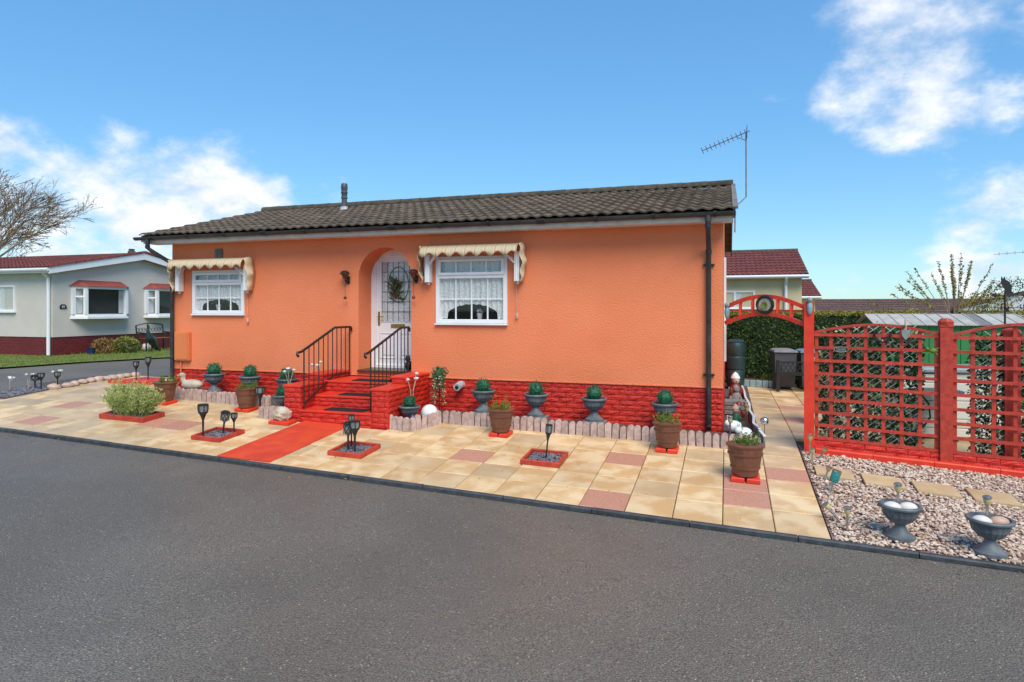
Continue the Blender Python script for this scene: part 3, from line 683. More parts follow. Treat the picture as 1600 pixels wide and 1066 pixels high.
for i in range(1, 6): zz = gx[2]+(gx[3]-gx[2])*i/6; b.box(gx[0], gx[1], yl-.001, yl+.003, zz-.003, zz+.003)
ov = [(gxx+.19*math.cos(a), yl-.003, gzc+.30*math.sin(a)) for a in rng(0, 2*math.pi, 30)]; b.tube(ov, .005, 5, False); b.build('lead_strip', 'iron', door)
for t_ in ((gx[0]-.012, gx[0], gx[2], gx[3]), (gx[1], gx[1]+.012, gx[2], gx[3]), (gx[0]-.012, gx[1]+.012, gx[3], gx[3]+.012), (gx[0]-.012, gx[1]+.012, gx[2]-.012, gx[2])):
    b = MB(); b.box(t_[0], t_[1], dy+.006, dy+.03, t_[2], t_[3]); b.build('glazing_bead', 'white', door)
b = MB(); b.box(gxx-.13, gxx+.13, dy+.0, dy+.014, 1.385, 1.45, .004); b.box(gxx-.10, gxx+.10, dy-.008, dy+.002, 1.40, 1.435, .003); b.build('letter_plate', 'brass', door)
b = MB(); hx = lx0+.05; b.box(hx-.018, hx+.018, dy+.002, dy+.014, 1.42, 1.66, .004); b.tube([(hx, dy+.01, 1.57), (hx, dy-.045, 1.57), (hx+.11, dy-.05, 1.57)], .009, 8); b.build('door_handle', 'brass', door)
b = MB(); b.box(AR[0]+.001, AR[1]-.001, -.05, dy, .665, .704, .006); b.build('door_step', 'copper', home)
wr = thing('door_spray', 'spray of pink flowers and dark leaves hung on the front door', 'flowers', (gxx-.02, dy-.02, gzc-.08)); b = MB()
for _ in range(46):
    a = R.gauss(math.pi/2, .7); d = Vector((math.cos(a), R.uniform(-.25, .0), math.sin(a))); b.leaf((R.uniform(-.05, .05), 0, R.uniform(-.18, .08)), d, R.uniform(.12, .26), .045)
b.build('leaves', 'ivy', wr); b = MB()
for _ in range(22): b.ball((R.uniform(-.09, .09), -.035, R.uniform(-.12, .16)), R.uniform(.010, .018), 6, 4)
b.build('blooms', 'pink', wr)
# small wall fittings
b = MB(); b.box(-9.53, -9.20, -.07, -.006, .76, 1.29, .012); b.box(-9.50, -9.23, -.078, -.069, .79, 1.26, .004); b.tube([(-9.42, -.03, .77), (-9.42, -.03, .4), (-9.5, -.04, .3)], .012, 6); b.build('meter_box', 'orangebox', home)
b = MB(); b.box(-8.66, -8.50, -.03, .0, 2.56, 2.78, .005)
for i in range(4): b.box(-8.64+.035*i, -8.62+.035*i, -.04, -.028, 2.58, 2.76)
b.build('wall_vent', 'verge', home)
b = MB(); b.tube([(-3.90, .02, .52), (-3.90, -.06, .52), (-3.90, -.19, .50)], [.06, .062, .058], 14); b.build('boiler_outlet', 'lead', home, True)
b = MB(); b.tube([(-3.90, -.188, .50), (-3.90, -.194, .50)], [.035, .03], 10); b.build('outlet_mouth', 'black', home)
# tv aerial on the gable
ae = thing('tv_aerial', 'tall thin TV aerial on a cranked mast at the roof verge', 'aerial', (.14, 2.0, 3.2))
def rel(p, o): return tuple(Vector(p)-Vector(o))
O = (.14, 2.0, 3.2)
b = MB(); b.tube([rel(p, O) for p in ((.17, 1.7, 2.95), (.18, 2.0, 3.40), (.36, 2.4, 3.62), (.36, 2.45, 4.72))], .012, 6); b.build('mast', 'verge', ae)
b = MB(); p0, p1 = Vector((-.36, 2.42, 4.47)), Vector((.42, 2.45, 4.76)); b.tube([rel(p0, O), rel(p1, O)], .008, 6); b.tube([rel((.36, 2.45, 4.6), O), rel((.22, 2.44, 4.66), O)], .006, 5); b.build('boom', 'verge', ae)
for i in range(11):
    b = MB(); p = p0.lerp(p1, i/11); b.bar(rel(p+Vector((-.02, -.10, .03)), O), rel(p+Vector((.02, .10, -.03)), O), .008); b.build('director', 'verge', ae)
b = MB(); p = p0.lerp(p1, .9)
for k in range(-3, 4): b.bar(rel(p+Vector((.03, -.16, .03*k)), O), rel(p+Vector((.03, .16, .03*k)), O), .007)
b.build('reflector', 'verge', ae)

# awnings
def awning(X0, X1, zt, lab):
    a = thing('window_awning', lab, 'awning', (X0, -.004, zt), group='striped awnings over the windows'); Wd = X1-X0; n = 60
    prof = [(-.0, 0), (-.10, .0), (-.20, -.02), (-.27, -.06), (-.30, -.11)]
    b = MB(); m_ = len(prof)+1
    for i in range(n+1):
        u = i/n; x = .04+u*(Wd-.08)
        for (y, z) in prof: b.v.append((x, y, z))
        b.v.append((x, -.305+.004*math.sin(u*38), -.165-.035*math.sin(u*Wd*2*math.pi/.235)))
    for i in range(n):
        for k in range(m_-1): b.f.append((i*m_+k, i*m_+k+1, (i+1)*m_+k+1, (i+1)*m_+k))
    o = b.build('canopy', 'canvas', a, True); mod = o.modifiers.new('s', 'SOLIDIFY'); mod.thickness = .006
    for s_, xs_ in ((-1, 0.02), (1, Wd-.02)):
        b = MB(); k = 24
        for i in range(k+1):
            u = i/k; z = -.02-u*.58; bulge = .05*math.sin(math.pi*min(1, u*1.1))
            wv = .018*math.sin(u*16)
            b.v += [(xs_+s_*bulge, -.01, z), (xs_+s_*(bulge+.02)+wv, -.12, z+.03), (xs_+s_*(bulge*.6)+wv, -.26*(1-u*.35), z)]
        for i in range(k): b.f += [(3*i, 3*i+1, 3*i+4, 3*i+3), (3*i+1, 3*i+2, 3*i+5, 3*i+4)]
        o = b.build('side_drape', 'canvas', a, True); mod = o.modifiers.new('s', 'SOLIDIFY'); mod.thickness = .006
        b = MB(); xx = xs_-s_*.07; b.box(xx-.04, xx+.04, -.13, -.01, -.58, -.13, .006); b.box(xx-.012, xx+.012, -.14, -.128, -.57, -.15); b.ball((xx, -.07, -.60), .022, 8, 5); b.build('side_arm', 'white', a)
        b = MB(); b.bar((xx, -.10, -.34), (xx-s_*.16, -.20, -.17), .03, .02); b.bar((xx, -.05, -.28), (xx-s_*.20, -.16, -.15), .022, .02); b.build('stay', 'fascia', a)
    b = MB(); b.bar((.1, -.27, -.12), (Wd-.1, -.27, -.12), .03); b.build('front_rail', 'white', a)
    b = MB(); xx = Wd-.06; b.tube([(xx-.10, -.03, -.2), (xx-.06, -.03, -.85), (xx-.055, -.03, -1.06)], .004, 5); b.ball((xx-.055, -.03, -1.10), (.018, .018, .05), 8, 6); b.build('pull_cord', 'stonecream', a)
awning(-9.50, -7.82, 2.60, 'striped beige awning over the window beside the meter box')
awning(-4.52, -2.86, 2.70, 'striped beige awning over the window beside the porch')
# wall lamps by the arch
def wall_lamp(x, lab):
    a = thing('wall_lamp', lab, 'lamp', (x, 0, 2.12), group='wall lamps flanking the porch arch')
    b = MB(); b.box(-.03, .03, -.02, -.002, 0, .12, .006); b.tube([(0, -.02, .04), (0, -.07, .03), (0, -.10, .07), (0, -.11, .10)], .011, 6); b.build('bracket', 'iron', a)
    b = MB(); b.lathe([(.02, .08), (.035, .10), (.05, .14), (.085, .165), (.085, .175), (.0, .18)], 12, (0, -.11, 0)); b.build('lamp_shade', 'copper', a, True)
    b = MB(); b.lathe([(.065, .176), (.068, .195), (.03, .215), (.0, .22)], 12, (0, -.11, 0)); b.build('lamp_lid', 'iron', a, True)
    b = MB(); b.tube([(0, -.10, .05), (0, -.10, -.20)], .003, 4); b.ball((0, -.10, -.23), .028, 8, 6); b.build('hanging_ball', 'copper', a, True)
wall_lamp(-5.93, 'bronze uplighter wall lamp on plain wall beside the arch'); wall_lamp(-4.68, 'bronze wall lamp squeezed between the arch and the awning')

# ---------------------------------------------------------------- front steps
st = thing('front_steps', 'red painted brick front steps with flanking walls', 'steps')
SX0, SX1 = -5.92, -4.73; fy = -1.30
levels = [(fy, .225), (-1.0, .41), (-.70, .595)]
for i, (y, z) in enumerate(levels):
    y1 = levels[i+1][0]+.02 if i < 2 else -.02
    b = MB(); b.box(SX0, SX1, y-.02, y1, z-.035, z, .008); tr_ = b.build('tread', 'redpaint', st)
    b = MB(); b.box(SX0, SX1, y+.012, (-.03 if i == 2 else y1+.02), -.2+i*.001, z-.036); rs = b.build('riser', 'redbrick', st)
    zlo = G(-5.3, fy)-.04 if i == 0 else levels[i-1][1]
    brickwork(rs, (SX0, y+.0), (SX1, y+.0), lambda t, zlo=zlo: zlo, z-.038, L=.24, H=.062 if i else .07)
def flank(x0, x1, lab):
    for (ya, yb, zt_) in ((fy, -.72, .545), (-.71, -.016, .66)):
        b = MB(); b.box(x0+.012, x1-.012, ya+.012, yb, -.2, zt_); wl = b.build('side_wall', 'redbrick', st)
        b = MB(); b.box(x0-.02, x1+.02, ya-.02, yb+(.0 if yb < -.1 else .01), zt_, zt_+.038, .008); b.build('coping', 'redpaint', st)
        brickwork(wl, (x0, ya), (x1, ya), lambda t: G(x0, ya)-.05 if ya < -1 else .5, zt_-.002, L=.2)
        brickwork(wl, (x1, ya), (x1, yb), lambda t: .0, zt_-.002)
        brickwork(wl, (x0, yb), (x0, ya), lambda t: .0, zt_-.002)
flank(-6.20, SX0, ''); flank(SX1, -4.46, '')
for i, (y, z) in enumerate(levels):
    b = MB(); x0, x1 = ((-5.55, -4.90), (-5.50, -4.86), (-5.45, -4.84))[i]; b.box(x0, x1, y+.03, y+.26, z+.002, z+.014, .003)
    for k in range(14): xx = x0+.02+(x1-x0-.04)*k/13; b.box(xx-.012, xx+.012, y+.045, y+.245, z+.0135, z+.018)
    tag(b.build('step_mat', 'mat'), 'black ribbed rubber mat on the %s red step' % ('lowest', 'middle', 'top')[i], 'mat', 'rubber mats on the steps')
def railing(x, y0, ybend, yend, lab):
    a = thing('handrail', lab, 'railing', (x, y0, 0), group='black railings on the steps')
    zt = lambda y: 1.09+(y-y0)*((1.41-1.09)/(ybend-y0)) if y < ybend else 1.41
    b = MB(); pts = [(0, -.10, 1.015), (0, -.13, 1.04), (0, -.12, 1.075), (0, -.06, 1.075), (0, 0, 1.09), (0, ybend-y0, 1.41), (0, yend-y0, 1.41), (0, yend-y0+.03, 1.395), (0, yend-y0+.03, 1.34)]
    b.tube(pts, .019, 8); b.build('top_rail', 'iron', a, True)
    zb = lambda y: .26+(y-y0)*(.60-.26)/(-.55-y0) if y < -.55 else .62
    b = MB(); b.bar((0, .03, zb(y0+.03)+.03), (0, -.55-y0, zb(-.55)+.03), .02); b.bar((0, -.55-y0, zb(-.55)+.03), (0, yend-y0, .65), .02); b.build('bottom_rail', 'iron', a)
    n = 11
    for i in range(n):
        y = y0+.03+(yend-y0-.05)*i/(n-1); b = MB(); ext = i in (0, n-1)
        b.tube([(0, y-y0, (.225 if i == 0 else .597) if ext else zb(y)+.03), (0, y-y0, zt(y)-.005)], .011 if ext else .008, 6); b.build('baluster', 'iron', a)
railing(-5.86, -1.33, -.50, -.06, 'black iron stair railing on the side of the meter box'); railing(-4.80, -1.24, -.30, .0-.04, 'black iron stair railing in front of the white door')
dg = thing('door_figurine', 'small dark animal figurine sitting beside the front door', 'ornament', (-4.88, .12, .704)); b = MB(); b.ball((0, 0, .08), (.06, .07, .085), 10, 8); b.ball((0, -.03, .19), .045, 10, 7); b.build('body', 'black', dg, True)
b = MB(); b.lathe([(.018, 0), (.0, .04)], 6, (-.025, -.03, .215)); b.lathe([(.018, 0), (.0, .04)], 6, (.025, -.03, .215)); b.build('ears', 'black', dg)

# ---------------------------------------------------------------- picket edging
def pmesh(wd, h, th):
    b = MB(); p = [(-wd/2, 0), (wd/2, 0), (wd/2, h*.80)]+[(wd/2*math.cos(a), h*.80+h*.2*math.sin(a)) for a in rng(.5, math.pi-.5, 4)]+[(-wd/2, h*.80)]
    b.prism(p, -th/2, th/2); me = bpy.data.meshes.new('picket'); me.from_pydata(b.v, [], b.f); me.materials.append(M['picket']); return me
PM = [pmesh(.083+R.uniform(-.008, .008), .215+R.uniform(-.02, .015), .045) for _ in range(6)]
def edging(pts, lab):
    e = thing('picket_edging', lab, 'edging'); 
    for p, q in zip(pts[:-1], pts[1:]):
        p, q = Vector(p), Vector(q); d = q-p; n = max(1, round(d.length/.098)); rz = math.atan2(d.y, d.x)
        for i in range(n):
            P = p+d*((i+.5)/n); inst('picket', R.choice(PM), e, (P.x, P.y+R.uniform(-.008, .008), G(P.x, P.y)-.02), (1, 1, R.uniform(.93, 1.05)), (R.uniform(-.05, .05), R.uniform(-.05, .05), rz+R.uniform(-.08, .08)))
edging([(-9.15, -.70), (-6.86, -.78)], 'low pinkish picket edging in front of the duck ornament')
edging([(-6.62, -1.34), (-6.24, -1.36)], 'short piece of picket edging beside the cream rock')
edging([(-4.60, -1.24), (-4.13, -1.33)], 'short picket edging running off the front of the steps')
edging([(-4.12, -1.30), (-3.90, -.78)], 'picket edging turning back towards the red plinth')
edging([(-3.88, -.74), (.46, -.76)], 'long pinkish picket edging in front of the pedestal urns')

# ---------------------------------------------------------------- urns and topiary
def leafball(b, c, r, n, L, W):
    for _ in range(n):
        d = Vector((R.gauss(0, 1), R.gauss(0, 1), R.gauss(0, 1))).normalized(); p = Vector(c)+d*r*R.uniform(.55, .95)
        b.leaf(p, (d+Vector((R.uniform(-.8, .8), R.uniform(-.8, .8), R.uniform(-.3, .9)))).normalized(), L*R.uniform(.7, 1.2), W)
def urn_proto():
    u = thing('pedestal_urn', '', 'urn')
    b = MB(); b.lathe([(.13, 0), (.13, .03), (.10, .045), (.07, .08), (.045, .12), (.045, .145)], 20); b.build('foot', 'urn', u, True)
    b = MB(); b.lathe([(.05, .14), (.10, .165), (.145, .22), (.158, .275), (.157, .285)], 36, flute=.05); b.build('bowl', 'urn', u)
    b = MB(); b.lathe([(.160, .283), (.182, .295), (.187, .31), (.18, .322), (.158, .322), (.140, .245), (.0, .245)], 28); b.build('rim', 'urn', u, True)
    return u
up = urn_proto(); usedu = [False]
def urn(X, Y, lab, s=1., dz=0, group='grey pedestal urns', topi=None, tl='', squash=1.):
    u = up if not usedu[0] else copy_tree(up); usedu[0] = True
    u.location = gz(X, Y, dz); u.scale = (s, s, s); u.rotation_euler = (0, 0, R.uniform(0, 3)); u['label'] = lab; u['group'] = group
    if topi:
        t_ = thing('topiary_ball', tl, 'plant', gz(X, Y, dz+.29*s), group='topiary balls in the urns'); b = MB(); r = topi
        b.ball((0, 0, r*.75), r*.78, 10, 7, jit=.06); b.build('core', 'leafdark', t_)
        b = MB(); leafball(b, (0, 0, r*.75), r, 620, .026, .013); b.build('foliage', 'leafdark', t_)
for X, Y, dz in ((-3.42, -.30, .10), (-2.60, -.30, .10), (-1.74, -.30, .10), (-.76, -.30, .10)):
    urn(X, Y, 'grey pedestal urn with topiary ball behind the long picket edging', 1., dz, topi=.125, tl='round dark green topiary ball in urn behind long picket edging', group='urns along the plinth by the boiler outlet')
for X, Y, dz in ((-8.42, -.30, .06), (-7.66, -.30, .06), (-6.92, -.30, .06)):
    urn(X, Y, 'grey pedestal urn with topiary ball between the steps and downpipe', 1., dz, topi=.13, tl='dark green topiary ball in urn between duck ornament and steps', group='urns along the plinth by the meter box')
urn(-6.50, -.95, 'dark low urn with pale cactus tucked beside the steps pier', .85, .0, topi=.10, tl='pale spiky ball plant beside the steps pier')
urn(-4.30, -.98, 'dark low urn with ball plant inside the picket corner', .85, .0, topi=.10, tl='grey green ball plant inside the picket corner')
# plinth blocks beneath the wall urns
for o in [q for q in list(scene.objects) if q.name.startswith('pedestal_urn') and q.location.y > -.4 and q.parent is None]:
    b = MB(); X, Y = o.location.x, o.location.y; hgt = .10 if X > -5 else .06; b.box(-.16, .16, -.14, .14, -.02, hgt-.001, .012)
    k = b.build('urn_block', 'stonegrey'); k.location = gz(X, Y); tag(k, 'grey concrete block under a pedestal urn by the plinth', 'block', 'blocks under the urns')
# ---------------------------------------------------------------- barrel pots
def re_tail(t_):
    for k in ('beside', 'before', 'near'):
        if ' '+k+' ' in t_: return k+t_.split(' '+k, 1)[1]
    return ''
def barrel(X, Y, s, lab, kind, plant_lab, h=.0):
    a = thing('barrel_pot', lab, 'pot', gz(X, Y, .055), R.uniform(0, 3), group='brown barrel pots')
    b = MB(); b.lathe([(.12*s, 0), (.15*s, .12*s), (.175*s, .28*s), (.183*s, .31*s), (.172*s, .31*s), (.160*s, .26*s), (0, .255*s)], 26, flute=.018, fl=(.02, .29*s)); b.build('tub', 'barrel', a)
    for z, r in ((.07, .141), (.21, .168), (.295, .184)):
        b = MB(); b.lathe([(r*s, z*s), ((r+.006)*s, (z+.003)*s), ((r+.010)*s, (z+.02)*s), ((r+.004)*s, (z+.023)*s)], 26); b.build('hoop', 'barrel', a, True)
    b = MB(); b.lathe([(.158*s, .255*s), (.0, .268*s)], 16); b.build('compost', 'soil', a)
    ft = thing('pot_foot', 'red brick stand under the barrel pot '+re_tail(lab), 'pot stand', gz(X, Y), group='red pot stands')
    for dx in (-.075*s, .075*s): b = MB(); b.box(dx-.065*s, dx+.065*s, -.13*s, .13*s, .0, .053, .01); b.build('block', 'redpaint', ft)
    ft.rotation_euler = (.08, .027, 0)
    p = thing('potted_plant', plant_lab, 'plant', gz(X, Y, .055+.26*s)); b = MB(); st_ = MB()
    for i in range(34):
        a0 = R.uniform(0, 6.28); rr = R.uniform(0, .13*s); base = Vector((rr*math.cos(a0), rr*math.sin(a0), 0)); tip = base+Vector((math.cos(a0)*R.uniform(.0, .09), math.sin(a0)*R.uniform(0, .09), R.uniform(.07, .17)*(1.6 if kind == 2 and i < 7 else 1)))*s
        st_.tube([base, tip], [.004, .002], 4, False)
        for k in range(22):
            q = base.lerp(tip, R.uniform(.2, 1.05)); b.leaf(q, (R.uniform(-1, 1), R.uniform(-1, 1), R.uniform(.1, 1.2)), R.uniform(.018, .034)*s, .010*s)
    st_.build('stems', 'leafgreen', p); b.build('foliage', 'leafgreen' if kind == 1 else 'leaflime', p)
barrel(-8.72, -1.05, .95, 'brown barrel pot with shrub beside the round boulder', 0, 'yellow green shrub in the barrel pot beside the boulder')
barrel(-7.12, -1.02, .95, 'brown barrel pot with green plant beside the duck urns', 1, 'fresh green low plant in barrel pot near the steps')
barrel(-2.87, -1.08, .95, 'brown barrel pot with spiky lime plant before the long edging', 2, 'tall lime green sprigs in the barrel pot before the edging')
barrel(-.66, -1.08, .95, 'brown barrel pot with yellow shrub near the downpipe', 0, 'yellow green shrub in the barrel pot near the downpipe')
barrel(.24, -1.88, 1.06, 'brown barrel pot with small shrub beside the garden path', 1, 'small olive shrub in the barrel pot beside the garden path')
# ---------------------------------------------------------------- planter with pale bush
pb = thing('planter_tray', 'dark red rectangular tray holding the pale green bush', 'planter', gz(-8.45, -1.92), .0); b = MB()
for q in ((-.42, .42, -.20, -.165), (-.42, .42, .165, .20), (-.42, -.385, -.165, .165), (.385, .42, -.165, .165)): b.box(q[0], q[1], q[2], q[3], .0, .075, .006)
b.build('frame', 'redwood', pb); b = MB(); b.box(-.385, .385, -.165, .165, .01, .06); b.build('soil', 'soil', pb); pb.rotation_euler = (.08, .0268, 0)
bu = thing('flowering_bush', 'bushy pale green plant with fine leaves in the red tray', 'bush', gz(-8.45, -1.92, .05)); b = MB(); s_ = MB(); fw_ = MB()
for i in range(190):
    a0 = R.uniform(0, 6.28); rr = math.sqrt(R.random()); base = Vector((rr*.33*math.cos(a0), rr*.13*math.sin(a0), 0)); hh = R.uniform(.32, .56)*(1-.4*rr*rr)
    tip = base+Vector((rr*.20*math.cos(a0)+R.uniform(-.05, .05), rr*.14*math.sin(a0)+R.uniform(-.05, .05), hh)); mid = base.lerp(tip, .5)+Vector((R.uniform(-.02, .02), R.uniform(-.02, .02), .02))
    s_.tube([base, mid, tip], [.004, .003, .0015], 3, False)
    for k in range(42):
        u = R.uniform(.15, 1.02); q = base.lerp(tip, u); b.leaf(q, (R.uniform(-1, 1), R.uniform(-1, 1), R.uniform(.2, 1.1)), R.uniform(.03, .055), .012)
s_.build('stems', 'heather', bu); b.build('foliage', 'heather', bu)

# ---------------------------------------------------------------- slate trays and solar torches
def tray(X, Y, lab, half=.235, hy=.235):
    a = thing('slate_tray', lab, 'tray', gz(X, Y), group='red trays of slate on the patio'); a.rotation_euler = (.081, .0268, 0); h = .06
    for q in ((-half, half, -hy, -hy+.035), (-half, half, hy-.035, hy), (-half, -half+.035, -hy+.035, hy-.035), (half-.035, half, -hy+.035, hy-.035)):
        b = MB(); b.box(q[0], q[1], q[2], q[3], .001, h, .006); b.build('rail', 'redwood', a)
    b = MB(); b.box(-half+.03, half-.03, -hy+.03, hy-.03, .004, .02); b.build('base', 'soil', a); b = MB()
    for _ in range(210): pebble(b, R.uniform(-half+.055, half-.055), R.uniform(-hy+.055, hy-.055), R.uniform(.02, .035), R.uniform(.012, .026), .45)
    o = b.build('slate_chips', 'slate', a); o['kind'] = 'stuff'
def torch(X, Y, h, lab, style=0, s=1., tilt=(0, 0), dz=.02):
    a = thing('solar_torch', lab, 'solar light', gz(X, Y, dz), group='black solar torches'); a.rotation_euler = (tilt[0], tilt[1], R.uniform(0, 1))
    b = MB(); b.lathe([(.008, -.05), (.010, 0), (.012*s, h*.55)], 8); b.build('stake', 'black', a, True)
    z0 = h*.53; H = h-z0
    if style == 0:
        b = MB(); b.lathe([(.013*s, z0), (.02*s, z0+H*.15), (.038*s, z0+H*.42), (.040*s, z0+H*.5)], 12); b.build('cup', 'black', a, True)
        b = MB(); b.lathe([(.036*s, z0+H*.42), (.044*s, z0+H*.65), (.045*s, z0+H*.93)], 12); b.build('lens', 'frost', a, True)
        b = MB()
        for k in range(6):
            an = k*math.pi/3; b.tube([((r)*s*math.cos(an), r*s*math.sin(an), z0+H*t_) for r, t_ in ((.040, .40), (.049, .66), (.049, .95))], .005*s, 4)
        b.build('ribs', 'black', a); b = MB(); b.lathe([(.052*s, z0+H*.92), (.053*s, z0+H*.97), (.045*s, z0+H), (0, z0+H)], 12); b.build('cap', 'black', a, True)
    else:
        b = MB(); b.lathe([(.02*s, z0), (.044*s, z0+H*.2), (.05*s, z0+H*.5), (.04*s, z0+H*.78)], 12); b.build('lens', 'frost', a, True); b = MB()
        for k in range(8):
            for sg in (-1, 1):
                b.tube([(.052*s*math.cos(k*.785+sg*t_*1.2), .052*s*math.sin(k*.785+sg*t_*1.2), z0+H*(.1+.7*t_)) for t_ in (0, .33, .66, 1)], .004*s, 4)
        b.build('lattice', 'iron', a); b = MB(); b.lathe([(.055*s, z0+H*.78), (.06*s, z0+H*.84), (.03*s, z0+H*.98), (0, z0+H)], 12); b.build('cap', 'black', a, True)
tray(-6.47, -2.335, 'red edged slate tray beside the runner with three torches')
tray(-4.36, -2.35, 'red edged slate tray with clustered torches past the runner')
tray(-2.02, -1.93, 'red edged slate tray holding one thin tilted torch')
torch(-6.60, -2.47, .44, 'large black torch in the tray beside the runner', 0, 1.35); torch(-6.43, -2.30, .33, 'lattice lantern torch in the tray beside the runner', 1, 1.1, (0, .12)); torch(-6.33, -2.20, .28, 'small slim torch in the tray beside the runner', 0, .9)
torch(-4.30, -2.44, .40, 'large black torch in the clustered tray', 0, 1.35); torch(-4.42, -2.40, .37, 'lattice lantern torch in the clustered tray', 1, 1.1); torch(-4.46, -2.26, .42, 'slim black torch at the back of the clustered tray', 0, .8)
torch(-2.0, -1.95, .42, 'thin tilted torch standing alone in a slate tray', 0, .8, (0, .10))
# red base with two torches by the side road
rb = thing('torch_base', 'flat red base slab with two torches by the side road', 'base', gz(-10.75, .35)); b = MB(); b.hprism([(-.55, -.28), (.4, -.28), (.55, .38), (-.35, .38)], .0, .06); b.build('slab', 'redpaint', rb)
torch(-10.85, .30, .36, 'taller torch on the red base slab by the side road', 0, 1.1, dz=.06); torch(-10.68, .42, .44, 'rear torch on the red base slab by the side road', 0, 1.1, dz=.06)
# left border: rocks, slate, torches, white flower lights
struct(sheet('border_strip', 'soil', [-12.72, -12.3, -11.95, -11.80], [-1.5, -.9, -.2, .4, 1.0], .004))
bpts = [(-11.80, -.62), (-11.72, -.42), (-11.74, -.26), (-11.76, -.08), (-11.78, .10), (-11.80, .28), (-11.83, .46), (-11.86, .64), (-11.87, .82), (-11.9, 1.0), (-11.85, 1.18)]
for i, (x, y) in enumerate(bpts):
    b = MB(); b.ball((0, 0, .035), (R.uniform(.09, .12), R.uniform(.08, .10), R.uniform(.05, .07)), 10, 7, R.uniform(0, 3), jit=.09)
    o = b.build('border_rock', 'stonepink', None, True); o.location = gz(x, y); tag(o, 'rounded pinkish rock in the row edging the side road border', 'rock', 'rocks along the border')
b = MB()
for _ in range(260): x = R.uniform(-12.6, -11.85); y = R.uniform(-1.4, -.45); pebble(b, x, y, G(x, y)+.01, R.uniform(.02, .05), .4)
o = b.build('border_slate', 'slate'); o['kind'] = 'stuff'; o['label'] = 'grey slate pieces in the corner border'; o['category'] = 'slate'
torch(-12.15, -.72, .26, 'round headed black torch in the slate border', 1, 1.3); torch(-11.95, -.75, .30, 'first of two tall torches in the slate border', 0, 1.1); torch(-11.74, -.60, .30, 'tall torch next to the row of pinkish rocks', 0, 1.1)
def flower_light(X, Y, h, lab, dz=0):
    a = thing('flower_light', lab, 'garden light', gz(X, Y, dz), group='white flower stake lights'); b = MB(); c2 = MB()
    for k in range(3):
        an = R.uniform(0, 6.28); t_ = Vector((.07*math.cos(an), .07*math.sin(an), h*R.uniform(.8, 1))); b.tube([(0, 0, -.02), (t_.x*.3, t_.y*.3, h*.6), t_], .005, 5); c2.ball(t_, (.025, .025, .022), 7, 5)
        for q in range(5): c2.leaf(t_, (math.cos(q*1.26), math.sin(q*1.26), .3), .045, .03)
    b.build('stem', 'stonecream', a); c2.build('bloom', 'flowerw', a)
flower_light(-12.62, -.85, .26, 'pair of cream flower lights at the road end of the border'); flower_light(-12.35, -.70, .28, 'cream flower light beside the round headed torch'); flower_light(-11.88, -.50, .36, 'cream flower light between the tall torches')
flower_light(-6.78, -.42, .62, 'white flower lights rising above the urn by the steps'); flower_light(-6.30, -.36, .72, 'white flower lights beside the stair wall'); flower_light(-4.38, -.75, .74, 'white flower stake light beside the white globe')
# ornaments in the front bed
o = MB().ball((0, 0, .13), (.17, .15, .15), 14, 10, .3, jit=.05).build('boulder', 'stonepink', None, True); o.location = gz(-9.20, -.55); tag(o, 'large smooth pinkish boulder at the house corner', 'boulder')
dk = thing('duck_ornament', 'cream stone duck ornament resting in the bed', 'ornament', gz(-8.78, -.42, .10), .2); b = MB(); b.ball((0, 0, .09), (.20, .10, .09), 14, 8); b.add([(.12, -.03, .12), (.26, 0, .20), (.12, .03, .12), (.16, 0, .07)], [(0, 1, 3), (1, 2, 3), (0, 2, 1)]); b.tube([(-.13, 0, .10), (-.17, 0, .18), (-.17, 0, .23)], [.05, .04, .04], 8); b.ball((-.185, 0, .25), (.06, .045, .045), 10, 7); b.build('body', 'stonecream', dk, True)
b = MB(); b.lathe([(.018, 0), (.012, .03), (0, .05)], 6, (0, 0, 0)); q = b.build('beak', 'stonepink', dk); q.location = (-.24, 0, .245); q.rotation_euler = (0, -1.57, 0)
b = MB(); b.box(-.2, .2, -.12, .12, -.11, .01, .01); b.build('base', 'stonegrey', dk)
cr_ = thing('cream_rock', 'lumpy cream rock sitting on a small red block', 'rock', gz(-6.08, -1.50, .052)); b = MB(); b.ball((0, 0, .09), (.13, .10, .105), 14, 9, .4, jit=.13); b.ball((-.07, .01, .06), (.08, .08, .075), 10, 7, jit=.1); b.build('stone', 'stonecream', cr_)
b = MB(); b.box(-.17, .17, -.10, .10, 0, .05, .008); o = b.build('rock_block', 'redpaint'); o.location = gz(-6.08, -1.50); o.rotation_euler = (.08, .027, 0); tag(o, 'small red block under the lumpy cream rock', 'block')
torch(-6.72, -1.20, .42, 'black cup torch standing behind the short picket edging', 0, 1.35)
o = MB().ball((0, 0, .12), .125, 18, 12).build('white_globe', 'globe', None, True); o.location = gz(-4.06, -.82, .03); tag(o, 'smooth white globe light inside the picket corner', 'globe light')
tp = thing('teapot_ornament', 'dark rounded pot ornament in front of the white globe', 'ornament', gz(-4.17, -1.14, .02)); b = MB(); b.lathe([(.04, 0), (.07, .03), (.085, .09), (.07, .15), (.04, .18), (.02, .20), (0, .205)], 16); b.build('body', 'black', tp, True); b = MB(); b.tube([(.08, 0, .08), (.13, 0, .12), (.14, 0, .17)], [.02, .015, .012], 7); b.tube([(-.075, 0, .13), (-.13, 0, .12), (-.12, 0, .06), (-.08, 0, .05)], .009, 6); b.build('spout_and_handle', 'black', tp, True)
lt = thing('lantern_ornament', 'small capped steel lantern between picket edging and steps', 'lantern', gz(-4.45, -1.12)); b = MB(); b.lathe([(.04, 0), (.035, .02), (.04, .10)], 10); b.build('glass', 'frost', lt, True); b = MB(); b.lathe([(.06, .10), (.055, .12), (.02, .15), (0, .16)], 10); b.build('cap', 'steel', lt, True)
